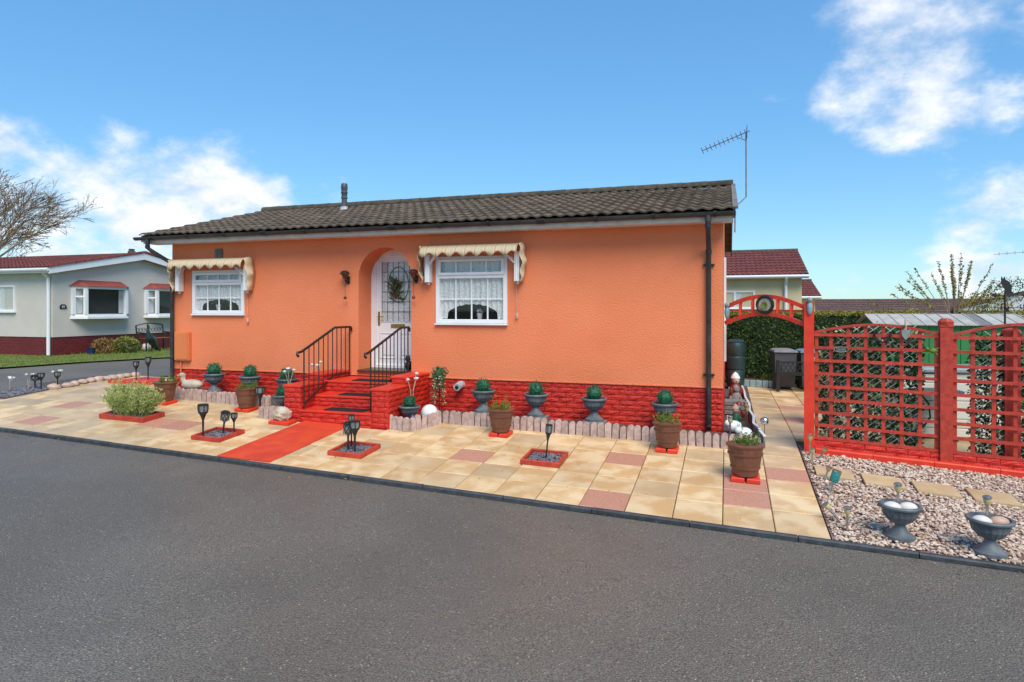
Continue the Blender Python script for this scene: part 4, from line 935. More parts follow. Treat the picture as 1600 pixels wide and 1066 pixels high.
# trailing flowers hung from a hooked stand
ht = thing('hanging_basket', 'trailing flower basket on a hooked stand beside the steps', 'flower basket', gz(-4.14, -.30, .0)); b = MB(); b.tube([(0, 0, 0), (0, 0, .62), (.02, 0, .70), (.10, 0, .72), (.15, 0, .66), (.12, 0, .62)], .008, 6); b.build('stand', 'iron', ht)
b = MB(); b.ball((0, -.03, .62), (.08, .07, .07), 10, 7); b.build('basket', 'ivy', ht); b = MB(); f_ = MB()
leafball(b, (0, -.03, .63), .10, 160, .05, .022)
for k in range(26):
    an = R.uniform(0, 6.28); x, y = .09*math.cos(an), -.03+.08*math.sin(an); Lh = R.uniform(.15, .48)
    for i in range(16): z = .60-Lh*i/16; (f_ if R.random() < .4 else b).leaf((x+R.uniform(-.015, .015), y, z), (R.uniform(-1, 1), R.uniform(-1, .4), R.uniform(-1, .2)), .035, .02)
b.build('foliage', 'leafdark', ht); f_.build('blooms', 'ivypale', ht)

# ================================================================== RIGHT GARDEN
tdir = math.atan2(-.115, 1)
P1, P2, P3, P4 = 1.03, 2.47, 3.98, 5.4
def tpost(X, top, wd, lab, m_='redpost', cap=True):
    a = thing('trellis_post', lab, 'post', (X, TR(X), G(X, TR(X))-.05), tdir, group='red trellis posts'); h = top-a.location.z
    b = MB(); b.box(-wd/2, wd/2, -wd/2, wd/2, 0, h-.10 if cap else h, .006); b.build('shaft', m_, a)
    if cap:
        b = MB(); b.box(-wd/2-.006, wd/2+.006, -wd/2-.006, wd/2+.006, h-.10, h-.08); b.lathe([(wd*.62, h-.08), (wd*.66, h-.04), (wd*.4, h-.005), (.0, h)], 8); b.build('cap', m_, a)
    return a
tpost(P1, 1.80, .115, 'tall bright red post where the arch meets the trellis', 'redpost', False)
tpost(P2, 1.60, .125, 'capped dark red post between the two trellis panels', 'redwood'); tpost(P3, 1.62, .125, 'capped red post at the far end of the second trellis', 'redwood')
def trellis(Xa, Xb, lab, ztop, hump):
    Ya, Yb = TR(Xa), TR(Xb); Lx = math.hypot(Xb-Xa, Yb-Ya); zb = max(G(Xa, Ya), G(Xb, Yb))*.0+G((Xa+Xb)/2, (Ya+Yb)/2)
    a = thing('trellis', lab, 'trellis', (Xa, Ya, zb), tdir, group='red square trellis panels')
    drop = (G(Xb, Yb)-G(Xa, Ya))/Lx; nz = 9; z0 = .17; dzs = (ztop-zb-z0)/(nz-1)
    for j in range(nz):
        z = z0+dzs*j; b = MB(); k = drop*(1-j/(nz-1))
        b.xbox((Lx/2, -.012, z), (math.hypot(Lx, k*Lx), .024, .036), (0, -math.atan(k), 0)); b.build('rail', 'redwood', a)
    nv = max(3, round(Lx/.186)); arcz = lambda x: z0+dzs*(nz-1)+.03+hump*math.sin(math.pi*min(1, max(0, x/Lx)))
    for i in range(nv+1):
        x = Lx*i/nv; x = min(max(x, .025), Lx-.025); b = MB(); b.box(x-.020, x+.020, .001, .024, .045+drop*(x-Lx/2), arcz(x)-.01); b.build('batten', 'redwood', a)
    b = MB(); pts = [(Lx*i/16, .0, arcz(Lx*i/16)) for i in range(17)]
    for p, q in zip(pts[:-1], pts[1:]): b.bar(p, q, .05, .03)
    b.build('arched_rail', 'redwood', a); return a, Lx, zb
tA, LA, zA = trellis(P1+.06, P2-.065, 'red trellis panel between the arch post and capped post', 1.385, .10)
tB, LB, zB = trellis(P2+.065, P3-.065, 'red trellis panel with the cat weather vane behind it', 1.375, .13)
def ivy(Xa, Xb, lab, off=.13):
    Ya = TR(Xa)+off; Lx = (Xb-Xa)/math.cos(tdir); a = thing('ivy_screen', lab, 'ivy screen', (Xa, Ya, G(Xa, Ya)), tdir, group='expanding lattice screens with leaves'); H = 1.42
    b = MB()
    for sg in (1, -1):
        n = 30
        for i in range(-14, n):
            x0 = i*Lx/(11 if sg > 0 else 6); z0 = .15
            x1, z1 = x0+sg*H*1.25, z0+H
            p, q = Vector((x0 if sg > 0 else x0, .0 if sg > 0 else .008, z0)), Vector((x1, .0 if sg > 0 else .008, z1))
            if sg < 0: p.x += Lx*.0
            d = q-p; t0, t1 = 0., 1.
            for lo, hi in ((0, Lx),):
                ta, tb = (lo-p.x)/d.x, (hi-p.x)/d.x
                if ta > tb: ta, tb = tb, ta
                t0, t1 = max(t0, ta), min(t1, tb)
            if t1-t0 > .05: b.bar(p+d*t0, p+d*t1, .011, .006)
    b.build('lattice', 'whitewood', a)
    l1, l2 = MB(), MB()
    for _ in range(4600):
        x, z = R.uniform(-.03, Lx+.03), R.uniform(.12, H+.10)
        (l2 if R.random() < .26 else l1).leaf((x, R.uniform(-.012, .09), z), (R.uniform(-1, 1), R.uniform(-.8, .3), R.uniform(-1, .6)), R.uniform(.04, .075), R.uniform(.03, .05))
    l1.build('leaves', 'ivy', a); l2.build('pale_leaves', 'ivypale', a)
ivy(1.20, 2.24, 'ivy leaf lattice screen behind the first red trellis'); ivy(2.78, 3.9, 'ivy leaf lattice screen behind the weather vane trellis')
# red brick base and kerb below the trellis
tb_ = thing('trellis_wall', 'low red brick wall and kerb under the trellis', 'wall'); b = MB(); pts = [(P1+.05, TR(P1+.05)), (6.0, TR(6.0))]
b = MB()
for (x, y) in pts: z = G(x, y); b.v += [(x, y-.02, z-.1), (x, y-.02, z+.135), (x, y+.12, z+.135), (x, y+.12, z-.1)]
b.f += [(0, 1, 5, 4)[::-1], (1, 2, 6, 5)[::-1], (2, 3, 7, 6)[::-1], (0, 3, 2, 1), (4, 5, 6, 7)]; core2 = b.build('wall_core', 'redbrick', tb_)
d = Vector((pts[1][0]-pts[0][0], pts[1][1]-pts[0][1])); n = int(d.length/.225)
for j in range(2):
    for i in range(n):
        t_ = (i+.5+(.5 if j else 0))/n
        if t_ > .995: continue
        x, y = pts[0][0]+d.x*t_, pts[0][1]+d.y*t_; inst('brick', R.choice(RB), core2, (x, y-.022, G(x, y)+.035+.066*j+.015), (.214, 1, .058), (0, .0268+.0, tdir))
x = P1+.06; kx = 0
while x < 5.6:
    x2 = x+.62; b = MB(); y, y2 = TR(x)-.10, TR(x2)-.10; z, z2 = G(x, y), G(x2, y2)
    b.add([(0, -.04, -.05), (0, -.04, .055), (0, -.028, .068), (0, .052, .068), (0, .052, -.05)]+[(x2-x-.006, y2-y+q[0], z2-z+q[1]) for q in ((-.04, -.05), (-.04, .055), (-.028, .068), (.052, .068), (.052, -.05))], [(0, 5, 6, 1), (1, 6, 7, 2), (2, 7, 8, 3), (3, 8, 9, 4), (0, 1, 2, 3, 4), (9, 8, 7, 6, 5)])
    o = b.build('kerb_block', 'redpost', tb_); o.location = (x, y, z); x = x2
# garden arch from house to post
ga = thing('garden_arch', 'red curved timber arch between the house and the trellis post', 'arch', (.0, 0, 0)); A, B = Vector((.03, .10, 1.63)), Vector((P1-.03, TR(P1)+.02, 1.62))
def arcp(u, lift, base): p = A.lerp(B, u); p.z = p.z+base+lift*math.sin(math.pi*u); return p
for nm, lift, base in (('upper_rib', .15, .10), ('lower_rib', .14, -.12)):
    b = MB()
    for i in range(18): b.bar(arcp(i/18, lift, base), arcp((i+1)/18+.004, lift, base), .045, .05)
    b.build(nm, 'redpost', ga)
b = MB(); b.bar(arcp(.04, 0, .06), arcp(.97, 0, .06), .03, .03); b.build('tie_bar', 'redwood', ga)
for u in (.03, .2, .36, .67, .83, .98):
    b = MB(); b.bar(arcp(u, .14, -.12), arcp(u, .15, .10), .045, .035); b.build('strut', 'redpost', ga)
pq = thing('sun_plaque', 'round dark wreath plaque with orange flower on the arch', 'plaque', tuple(arcp(.51, .15, -.01)+Vector((0, -.045, 0)))); pq.rotation_euler = (math.pi/2, 0, -.5)
b = MB(); b.tube([(.105*math.cos(a), .105*math.sin(a), 0) for a in rng(0, 2*math.pi, 24)], .022, 7, False); b.build('ring', 'iron', pq, True)
b = MB(); b.lathe([(.09, -.006), (.09, .002), (0, .003)], 18); b.build('disc', 'stonecream', pq); b = MB()
for k in range(8): b.leaf((0, -.01, .012), (math.cos(k*.785), math.sin(k*.785), .2), .06, .035, Vector((0, 0, 1)))
b.build('flower', 'leaflime', pq)
for nm, (px_, py_, pz_) in (('house', (.05, .02, 1.66)), ('post', (P1, TR(P1)-.07, 1.72))):
    o = thing('bird_ornament', 'small painted bird ornament fixed to the arch at the %s end' % nm, 'ornament', (px_, py_, pz_)); b = MB(); b.ball((0, 0, 0), (.035, .03, .09), 10, 8); b.ball((0, -.01, .10), .035, 8, 6); b.build('body', 'blueedge', o, True); b = MB(); b.lathe([(.012, 0), (0, .03)], 6, (0, -.04, .10)); b.build('beak', 'brass', o)
# things hung on the trellis
def on_trellis(X, z, off=-.055): return (X, TR(X)+off, z)
hs = thing('horseshoe', 'dark iron horseshoe hung on the first trellis', 'horseshoe', on_trellis(1.82, 1.40), tdir); b = MB(); b.tube([(.085*math.cos(a), 0, .085*math.sin(a)) for a in rng(-.0-3.6, .45, 16)], .014, 6); b.build('shoe', 'iron', hs, True); b = MB(); b.ball((0, -.012, -.075), .014, 6, 4); b.build('nail', 'steel', hs)
def plaque(X, z, wd, lab):
    p = thing('oval_plaque', lab, 'plaque', on_trellis(X, z), tdir); b = MB(); b.prism([(wd*math.cos(a), wd*.42*math.sin(a)*(1+.08*math.cos(6*a))) for a in rng(0, 2*math.pi, 28)[:-1]], -.006, .006); b.build('plate', 'iron', p); b = MB(); b.tube([(wd*.93*math.cos(a), -.009, wd*.37*math.sin(a)) for a in rng(0, 2*math.pi, 28)], .006, 5, False); b.build('beading', 'stonegrey', p)
    b = MB()
    for j in (-1, 0, 1):
        for k in range(7): b.box(-wd*.6+k*wd*.18, -wd*.6+k*wd*.18+wd*.11, -.010, -.006, j*wd*.17-.009, j*wd*.17+.009)
    b.build('relief', 'stonegrey', p)
plaque(1.38, 1.21, .085, 'dark oval plaque on the first trellis beside the arch post'); plaque(3.32, 1.19, .10, 'dark oval plaque on the trellis below the weather vane')
tw = thing('trowel', 'pale hand trowel hung on the first trellis', 'trowel', on_trellis(2.06, 1.43), tdir); b = MB(); b.prism([(-.045, .03), (.045, .03), (.04, -.04), (0, -.09), (-.04, -.04)], -.006, .004); b.build('blade', 'steel', tw); b = MB(); b.tube([(0, 0, .03), (0, 0, .08)], .007, 6); b.tube([(0, 0, .08), (0, 0, .15)], .014, 8); b.build('handle', 'stonecream', tw)
gk = thing('frog_ornament', 'green leafy ornament clipped to the first trellis', 'ornament', on_trellis(2.33, 1.22), tdir); b = MB(); b.ball((0, 0, 0), (.05, .02, .03), 10, 6, 0); b.ball((-.055, -.005, .02), .022, 8, 5); b.build('body', 'leafgreen', gk, True); b = MB()
for dx, dz in ((-.06, -.04), (.05, -.05), (.06, .04), (-.03, .05)): b.tube([(0, 0, 0), (dx, -.01, dz)], [.012, .006], 5)
b.build('legs', 'leafgreen', gk)
# weather vane behind the second trellis
WX, WY = 3.14, TR(3.14)+.16
wp = thing('vane_post', 'stout red capped post carrying the cat weather vane', 'post', (WX, WY, G(WX, WY)-.04), tdir); b = MB(); b.box(-.075, .075, -.075, .075, 0, 1.56, .006); b.build('shaft', 'redwood', wp); b = MB(); b.box(-.085, .085, -.085, .085, 1.56, 1.60); b.lathe([(.095, 1.60), (.09, 1.635), (.05, 1.655), (0, 1.66)], 8); b.build('cap', 'redwood', wp)
wv_ = thing('weather_vane', 'black cat weather vane with arrow and compass letters', 'weather vane', (WX-.06, WY, 1.52), PSI); b = MB(); b.tube([(0, 0, 0), (0, 0, .37)], .011, 6); b.build('rod', 'iron', wv_)
b = MB(); b.bar((-.13, 0, .345), (.23, 0, .345), .012, .008); b.prism([(-.17, .345), (-.11, .372), (-.10, .345), (-.11, .318)], -.004, .004); b.prism([(.20, .345), (.225, .37), (.25, .37), (.235, .345), (.25, .32), (.225, .32)], -.004, .004); b.build('arrow', 'iron', wv_)
b = MB(); b.prism([(-.01, .352), (.0, .42), (-.03, .45), (-.045, .50), (-.03, .535), (.0, .53), (.02, .515), (.05, .50), (.07, .45), (.075, .39), (.10, .365), (.15, .362), (.15, .352)], -.005, .005); b.prism([(-.045, .52), (-.04, .56), (-.022, .53)], -.004, .004); b.prism([(-.02, .53), (-.005, .56), (.004, .525)], -.004, .004); b.build('cat', 'iron', wv_)
b = MB(); b.bar((-.24, 0, .20), (.24, 0, .20), .008); b.bar((-.1, -.18, .20), (.1, .18, .20), .008); b.build('cross_arms', 'iron', wv_)
def glyph(ch, x, y, z, h):
    b = MB(); w_ = h*.6; t_ = .011
    seg = {'N': [((0, 0), (0, 1)), ((0, 1), (1, 0)), ((1, 0), (1, 1))], 'E': [((0, 0), (0, 1)), ((0, 0), (1, 0)), ((0, .5), (.8, .5)), ((0, 1), (1, 1))], 'W': [((0, 1), (.25, 0)), ((.25, 0), (.5, .8)), ((.5, .8), (.75, 0)), ((.75, 0), (1, 1))], 'S': [((1, .9), (.5, 1)), ((.5, 1), (0, .75)), ((0, .75), (1, .3)), ((1, .3), (.5, 0)), ((.5, 0), (0, .1))]}[ch]
    for p, q in seg: b.bar((x+(p[0]-.5)*w_, y, z+p[1]*h), (x+(q[0]-.5)*w_, y, z+q[1]*h), t_, .006)
    b.build('letter', 'iron', wv_)
glyph('N', .24, 0, .17, .07); glyph('S', -.24, 0, .155, .07); glyph('E', .11, .18, .185, .06); glyph('W', -.11, -.18, .155, .06)

# gravel urns with cobbles, solar stakes, teal jar
def gravel_urn(X, Y, lab, s, egg):
    urn(X, Y, lab, s, .0, group='grey pedestal urns on the gravel'); z = .245*s
    for k, (dx, dy_, m_) in enumerate(((-.075, -.03, 'egg'), (.07, .0, egg))):
        o = MB().ball((0, 0, .045), (.075, .055, .05), 14, 9, R.uniform(-.3, .3)).build('cobble', m_, None, True); o.location = gz(X+dx*s, Y+dy_*s, z); tag(o, '%s egg shaped cobble in the urn %s' % (('white', 'smooth')[k] if egg == 'egg' else ('white', 'pink')[k], 'nearer the paving' if egg == 'egg' else 'farther along the gravel'), 'cobble')
    stake_light(X-.005, Y+.05, .24, 'thin steel solar light standing in the urn %s' % ('nearer the paving' if egg == 'egg' else 'with the pink cobble'), z)
def stake_light(X, Y, h, lab, dz=0, tilt=0, m_='amber'):
    a = thing('stake_light', lab, 'solar light', gz(X, Y, dz)); a.rotation_euler = (0, tilt, 0); b = MB(); b.tube([(0, 0, -.03), (0, 0, h*.68)], .011, 8); b.build('stake', 'steel', a, True)
    b = MB(); b.lathe([(.014, h*.66), (.026, h*.74), (.03, h*.9)], 10); b.build('lens', m_, a, True); b = MB(); b.lathe([(.034, h*.9), (.036, h*.95), (.02, h), (0, h)], 10); b.build('cap', 'steel', a, True)
gravel_urn(1.48, -3.02, 'grey pedestal urn on gravel with two white cobbles', .92, 'egg'); gravel_urn(2.11, -3.13, 'grey pedestal urn on gravel with one pink cobble', .92, 'eggpink')
stake_light(1.02, -.70, .26, 'slim stake light next to the tall red arch post'); stake_light(1.10, -.85, .16, 'leaning stake light below the first trellis', 0, .5); stake_light(1.0, -1.10, .20, 'stake light at the edge of the path slabs'); stake_light(1.06, -1.62, .16, 'short stake light beside the teal jar', 0, .35)
stake_light(1.04, -2.78, .20, 'tilted stake light lying toward the paving edge', 0, -.7); stake_light(1.07, -3.0, .22, 'amber stake light close to the road kerb')
tj = thing('teal_jar_light', 'teal glass jar solar light leaning over the gravel', 'solar light', gz(1.06, -2.02)); tj.rotation_euler = (0, .30, 0); b = MB(); b.tube([(0, 0, -.03), (0, 0, .13)], .01, 7); b.build('stake', 'steel', tj); b = MB(); b.lathe([(.04, .12), (.045, .13), (.045, .22), (.04, .23)], 14); b.build('jar', 'teal', tj, True); b = MB(); b.lathe([(.046, .225), (.046, .245), (0, .247)], 14); b.build('lid', 'steel', tj, True)

# side bed beside the house: edging, ornaments
eb = thing('bed_edging', 'wavy white and grey board edging along the side bed', 'edging')
zz_ = [(.50, -.62), (.46, -.25), (.40, .15), (.42, .7), (.38, 1.3), (.40, 2.0), (.36, 2.8), (.36, 3.6), (.34, 4.6)]
for p, q in zip(zz_[:-1], zz_[1:]):
    dd_ = Vector((q[0]-p[0], q[1]-p[1])); an_ = math.atan2(dd_.y, dd_.x); zc = (G(*p)+G(*q))/2; b = MB(); b.xbox(((p[0]+q[0])/2, (p[1]+q[1])/2, zc+.06), (dd_.length, .022, .16), (0, 0, an_)); b.build('board', 'stonegrey', eb); b = MB(); b.xbox(((p[0]+q[0])/2, (p[1]+q[1])/2, zc+.148), (dd_.length+.01, .034, .016), (0, 0, an_)); b.build('capping', 'white', eb)
def figurine(X, Y, s, lab, body, head, hat=None, dz=0):
    a = thing('garden_figurine', lab, 'ornament', gz(X, Y, dz), R.uniform(-.4, .4)); s *= .82; b = MB(); b.lathe([(.10*s, 0), (.115*s, .05*s), (.10*s, .13*s), (.085*s, .22*s), (.045*s, .27*s)], 14); b.ball((-.09*s, -.05*s, .12*s), (.035*s, .04*s, .09*s), 8, 6); b.ball((.09*s, -.05*s, .12*s), (.035*s, .04*s, .09*s), 8, 6); b.ball((-.05*s, -.10*s, .03*s), (.04*s, .07*s, .03*s), 8, 5); b.ball((.05*s, -.10*s, .03*s), (.04*s, .07*s, .03*s), 8, 5); b.build('body', body, a, True)
    b = MB(); b.ball((0, -.01*s, .33*s), (.065*s, .065*s, .075*s), 12, 9); b.ball((0, -.075*s, .32*s), .015*s, 6, 4); b.build('head', head, a, True)
    if hat: b = MB(); b.lathe([(.08*s, .36*s), (.07*s, .39*s), (.04*s, .44*s), (0, .47*s)], 12); b.build('hat', hat, a, True)
figurine(.20, 2.6, 1.15, 'grey stone seated figure in the side bed', 'stonegrey', 'stonegrey'); figurine(.20, 3.6, 1.35, 'red coated figure with white hat in the side bed', 'redplastic', 'stonepink', 'flowerw'); figurine(.22, 1.25, .75, 'small pink faced gnome in the side bed', 'redplastic', 'stonepink', 'redplastic'); figurine(.17, .75, .8, 'small green bodied gnome with pale hat in the side bed', 'leafdark', 'stonepink', 'stonecream')
def rabbit(X, Y, lab):
    a = thing('rabbit_ornament', lab, 'ornament', gz(X, Y, .02), .6); a.scale = (.8, .8, .8); b = MB(); b.ball((0, 0, .09), (.14, .10, .10), 14, 9); b.ball((-.13, -.02, .15), (.065, .055, .06), 12, 8); b.build('body', 'globe', a, True); b = MB()
    for s_ in (-1, 1): b.ball((-.10, s_*.03, .23), (.018, .012, .05), 7, 6)
    b.build('ears', 'globe', a, True); b = MB(); b.tube([(-.07, -.05, .17), (-.06, 0, .20), (-.07, .05, .17)], .012, 6); b.build('ribbon', 'blueedge', a)
rabbit(.14, .05, 'white rabbit ornament with blue ribbon near the house corner'); rabbit(.27, -.30, 'white rabbit ornament just behind the picket edging end')
for X, Y, c_ in ((.33, .75, 'beside the green bodied gnome'), (.09, -.25, 'between rabbit and red plinth'), (.32, 1.15, 'beside the pink faced gnome')): stake_light(X, Y, .30, 'cream capped stake light '+c_)
mb_ = thing('mirror_ball', 'shiny mirror ball on a thin stake at the path edge', 'ornament', gz(.52, -.25)); b = MB(); b.tube([(0, 0, 0), (0, 0, .22)], .006, 6); b.build('stake', 'steel', mb_); b = MB(); b.ball((0, 0, .265), .055, 16, 12); b.build('ball', 'chrome', mb_, True)
bx = thing('planter_box', 'weathered grey slatted planter box in the side bed', 'planter', gz(.16, 1.75))
for k in range(3): b = MB(); b.box(-.15, .17, -.15, .15, .01+.075*k, .075+.075*k, .006); b.build('slat', 'stonegrey', bx)
wb = thing('water_butt', 'tall dark green ribbed water butt by the gable wall', 'water butt', gz(.22, 5.3)); wb.scale = (.72, .72, .84); b = MB(); b.lathe([(.22, 0), (.25, .05), (.27, .4), (.255, .42), (.255, .44), (.275, .46), (.28, .75), (.26, .77), (.26, .79), (.275, .81), (.27, 1.05), (.24, 1.12)], 22, (0, 0, .06)); b.build('barrel', 'butt', wb, True); b = MB(); b.lathe([(.25, 1.18), (.25, 1.21), (.15, 1.26), (0, 1.265)], 22); b.build('lid', 'butt', wb, True); b = MB(); b.box(-.2, .2, -.2, .2, 0, .06); b.build('stand', 'stonegrey', wb)
b = MB(); b.box(HX1+.006, HX1+.04, .45, 1.2, .95, 2.45); b.build('side_door_frame', 'white', home)
# raised bed with blue edging by the hedge
rb2 = thing('raised_bed', 'small bark bed with pale blue block edging before the hedge', 'flower bed', gz(.72, 6.0)); b = MB(); b.box(-.42, .45, -.10, .5, 0, .12); b.build('mulch', 'mulch', rb2)
for k in range(7): b = MB(); b.box(-.45+.13*k, -.333+.13*k, -.16, -.105, 0, .15, .01); b.build('block', 'blueedge', rb2)
b = MB(); leafball(b, (.2, .1, .16), .16, 200, .05, .015); b.build('foliage', 'leaflime', rb2)
# metal bench back / gate
gt = thing('metal_bench', 'black metal bench with lattice back by the bins', 'bench', gz(1.06, 5.25), .12)
for x in (0, .95): b = MB(); b.box(x-.03, x+.03, -.03, .03, 0, .66); b.build('leg', 'iron', gt)
b = MB()
for z in (.36, .62, .40): b.bar((0, 0, z), (.95, 0, z), .03)
for k in range(10):
    b.bar((.09*k, 0, .40), (.09*k+.14, 0, .62), .012); b.bar((.09*k+.14, .01, .40), (.09*k, .01, .62), .012)
b.build('lattice_back', 'iron', gt); b = MB()
for k in range(4): b.box(0, .95, .04+.1*k, .11+.1*k, .335, .36)
b.build('seat', 'iron', gt)
for x in (0, .95): b = MB(); b.box(x-.025, x+.025, .40, .45, 0, .335); b.build('leg', 'iron', gt)
def wbin(X, Y, lid, lab):
    a = thing('wheelie_bin', lab, 'bin', gz(X, Y), .1, 'wheelie bins by the hedge'); a.scale = (.80, .8, .84); b = MB(); v = []
    for z, hx_, hy_ in ((.06, .23, .26), (.95, .28, .33)): v += [(-hx_, -hy_, z), (hx_, -hy_, z), (hx_, hy_, z), (-hx_, hy_, z)]
    b.add(v, [(3, 2, 1, 0), (4, 5, 6, 7), (0, 1, 5, 4), (1, 2, 6, 5), (2, 3, 7, 6), (3, 0, 4, 7)]); b.box(-.10, .10, -.325, -.28, .45, .75); b.build('body', 'bin', a)
    b = MB(); b.prism([(-.30, .955), (.30, .955), (.29, 1.0), (.2, 1.03), (-.2, 1.03), (-.29, 1.0)], -.37, .35); b.build('lid', lid, a)
    for x in (-.24, .24): b = MB(); b.tube([(x-.025, .26, .1), (x+.025, .26, .1)], .1, 12); b.build('wheel', 'black', a)
    b = MB(); b.tube([(-.22, .36, .98), (.22, .36, .98)], .015, 6); b.build('handle', 'black', a)
wbin(1.22, 5.95, 'bingrey', 'dark grey wheelie bin with grey lid against the hedge'); wbin(1.76, 6.14, 'binblue', 'dark wheelie bin with blue lid against the hedge')
# behind the trellis
b = MB(); b.box(1.25, 5.5, -.35, 6.2, -.12, -.075); 
struct(sheet('rear_patio', 'slabgrey', [2.25, 4, 6], [-.5, 0, 4, 9], -.03))
sb = thing('storage_box', 'white boarded garden storage box with grey lid behind the trellis', 'storage box', (3.05, 1.35, G(3.05, 1.3)), .12)
for k in range(7): b = MB(); b.box(-.75, .75, -.35, .35, .02+.125*k, .138+.125*k, .008); b.build('board', 'plasticwhite', sb)
b = MB(); b.box(-.79, .79, -.39, .39, .90, .97, .02); b.build('lid', 'lidgrey', sb)
tbx = thing('bistro_table', 'dark green metal table with curved legs behind the trellis', 'table', (2.72, .62, G(2.72, .6))); b = MB(); b.lathe([(.30, .66), (.31, .675), (.30, .69), (0, .69)], 22); b.build('table_top', 'butt', tbx, True)
for k in range(3): an = k*2.09+.4; b = MB(); b.tube([(r*math.cos(an), r*math.sin(an), z) for r, z in ((.30, .0), (.20, .12), (.08, .32), (.10, .5), (.24, .66))], .012, 6); b.build('leg', 'butt', tbx, True)
pbs = thing('parasol_base', 'round dark parasol base on the slabs behind the trellis', 'parasol base', (2.30, .55, G(2.3, .5))); b = MB(); b.lathe([(.22, 0), (.22, .04), (.08, .06), (.03, .08), (.03, .22)], 20); b.build('base', 'black', pbs, True); b = MB(); b.tube([(0, 0, .2), (0, 0, .32)], .022, 8); b.build('tube', 'steel', pbs)
wp2 = thing('wooden_planter', 'tall brown wooden planter behind the trellis beside arch post', 'planter', (1.42, 1.35, -.04))
for k in range(4): b = MB(); b.box(-.2, .2, -.16, .16, .20+.19*k, .385+.19*k, .008); b.build('board', 'wood', wp2)
for x in (-.17, .17): b = MB(); b.box(x-.03, x+.03, -.13, .13, 0, .2); b.build('leg', 'wood', wp2)
b = MB(); b.box(-.23, .23, -.19, .19, .96, 1.0, .008); b.build('top', 'stonepink', wp2)
# shed
sh = thing('garden_shed', 'green boarded shed with pale sheet roof behind the trellis', 'shed', (2.78, 4.5, G(3, 4.5)), 0); WS, DS, HS, HRd = 2.35, 1.6, 1.52, 1.66
b = MB(); b.add([(0, 0, 0), (WS, 0, 0), (WS, DS, 0), (0, DS, 0), (0, 0, HS), (WS, 0, HS), (WS, DS, HS), (0, DS, HS), (0, DS/2, HRd-.02), (WS, DS/2, HRd-.02)], [(0, 1, 5, 4), (1, 2, 6, 9, 5), (2, 3, 7, 6), (3, 0, 4, 8, 7)]); b.build('wall_core', 'green', sh)
for k in range(14): b = MB(); b.box(.002+k*WS/14, (k+1)*WS/14-.012, -.014, -.001, .02, HS-.002, .003); b.build('board', 'green', sh)
for k in range(9): b = MB(); b.box(-.014, -.001, .01+k*DS/9, (k+1)*DS/9-.01, .02, HS+.02+(HRd-HS-.09)*(1-abs((k+.5)/4.5-1)), .003); b.build('board', 'green', sh)
sa = math.atan2(HRd-HS, DS/2)
for sd_ in (0, 1):
    for k in range(12):
        b = MB(); x0 = -.10+k*(WS+.2)/12; x1 = x0+(WS+.2)/12
        L0 = math.hypot(DS/2+.12, (HRd-HS)*(1+.12/(DS/2)))
        ya, za = (-.12, HS-.04) if sd_ == 0 else (DS+.12, HS-.04); yb, zb_ = DS/2, HRd+.01
        b.add([(x0+.004, ya, za), (x1-.004, ya, za), (x1-.004, yb, zb_), (x0+.004, yb, zb_), (x0+.004, ya, za+.018), (x1-.004, ya, za+.018), (x1-.004, yb, zb_+.018), (x0+.004, yb, zb_+.018)], [(3, 2, 1, 0), (4, 5, 6, 7), (0, 1, 5, 4), (1, 2, 6, 5), (2, 3, 7, 6), (3, 0, 4, 7)]); b.build('roof_sheet', 'stonegrey' if (sd_ == 0 and k == 8) else 'roofwhite', sh)
        b = MB(); b.bar((x1, ya, za+.022), (x1, yb, zb_+.022), .022, .014); b.build('roof_batten', 'roofwhite', sh)
# hedge
hg = thing('clipped_hedge', 'clipped dark green hedge with golden top behind the bins', 'hedge', (-.6, 6.75, 0)); HW, HH = 4.6, 1.64
b = MB(); b.box(.05, HW, .1, .9, 0, HH-.08); b.build('hedge_core', 'conifer', hg); b = MB(); b2 = MB()
for _ in range(9000):
    x, z = R.uniform(0, HW), R.uniform(.02, HH-.08); b.leaf((x, .1-R.uniform(0, .09)+.03*math.sin(x*5+z*3), z), (R.uniform(-1, 1), R.uniform(-1, -.1), R.uniform(-.4, 1)), R.uniform(.04, .075), .035)
for _ in range(4600):
    x, y = R.uniform(0, HW), R.uniform(.0, .9); b2.leaf((x, y, HH-.12+R.uniform(0, .1)), (R.uniform(-1, 1), R.uniform(-1, 1), R.uniform(.2, 1)), R.uniform(.04, .08), .035)
b.build('foliage', 'hedge', hg); b2.build('golden_top', 'hedgetop', hg)

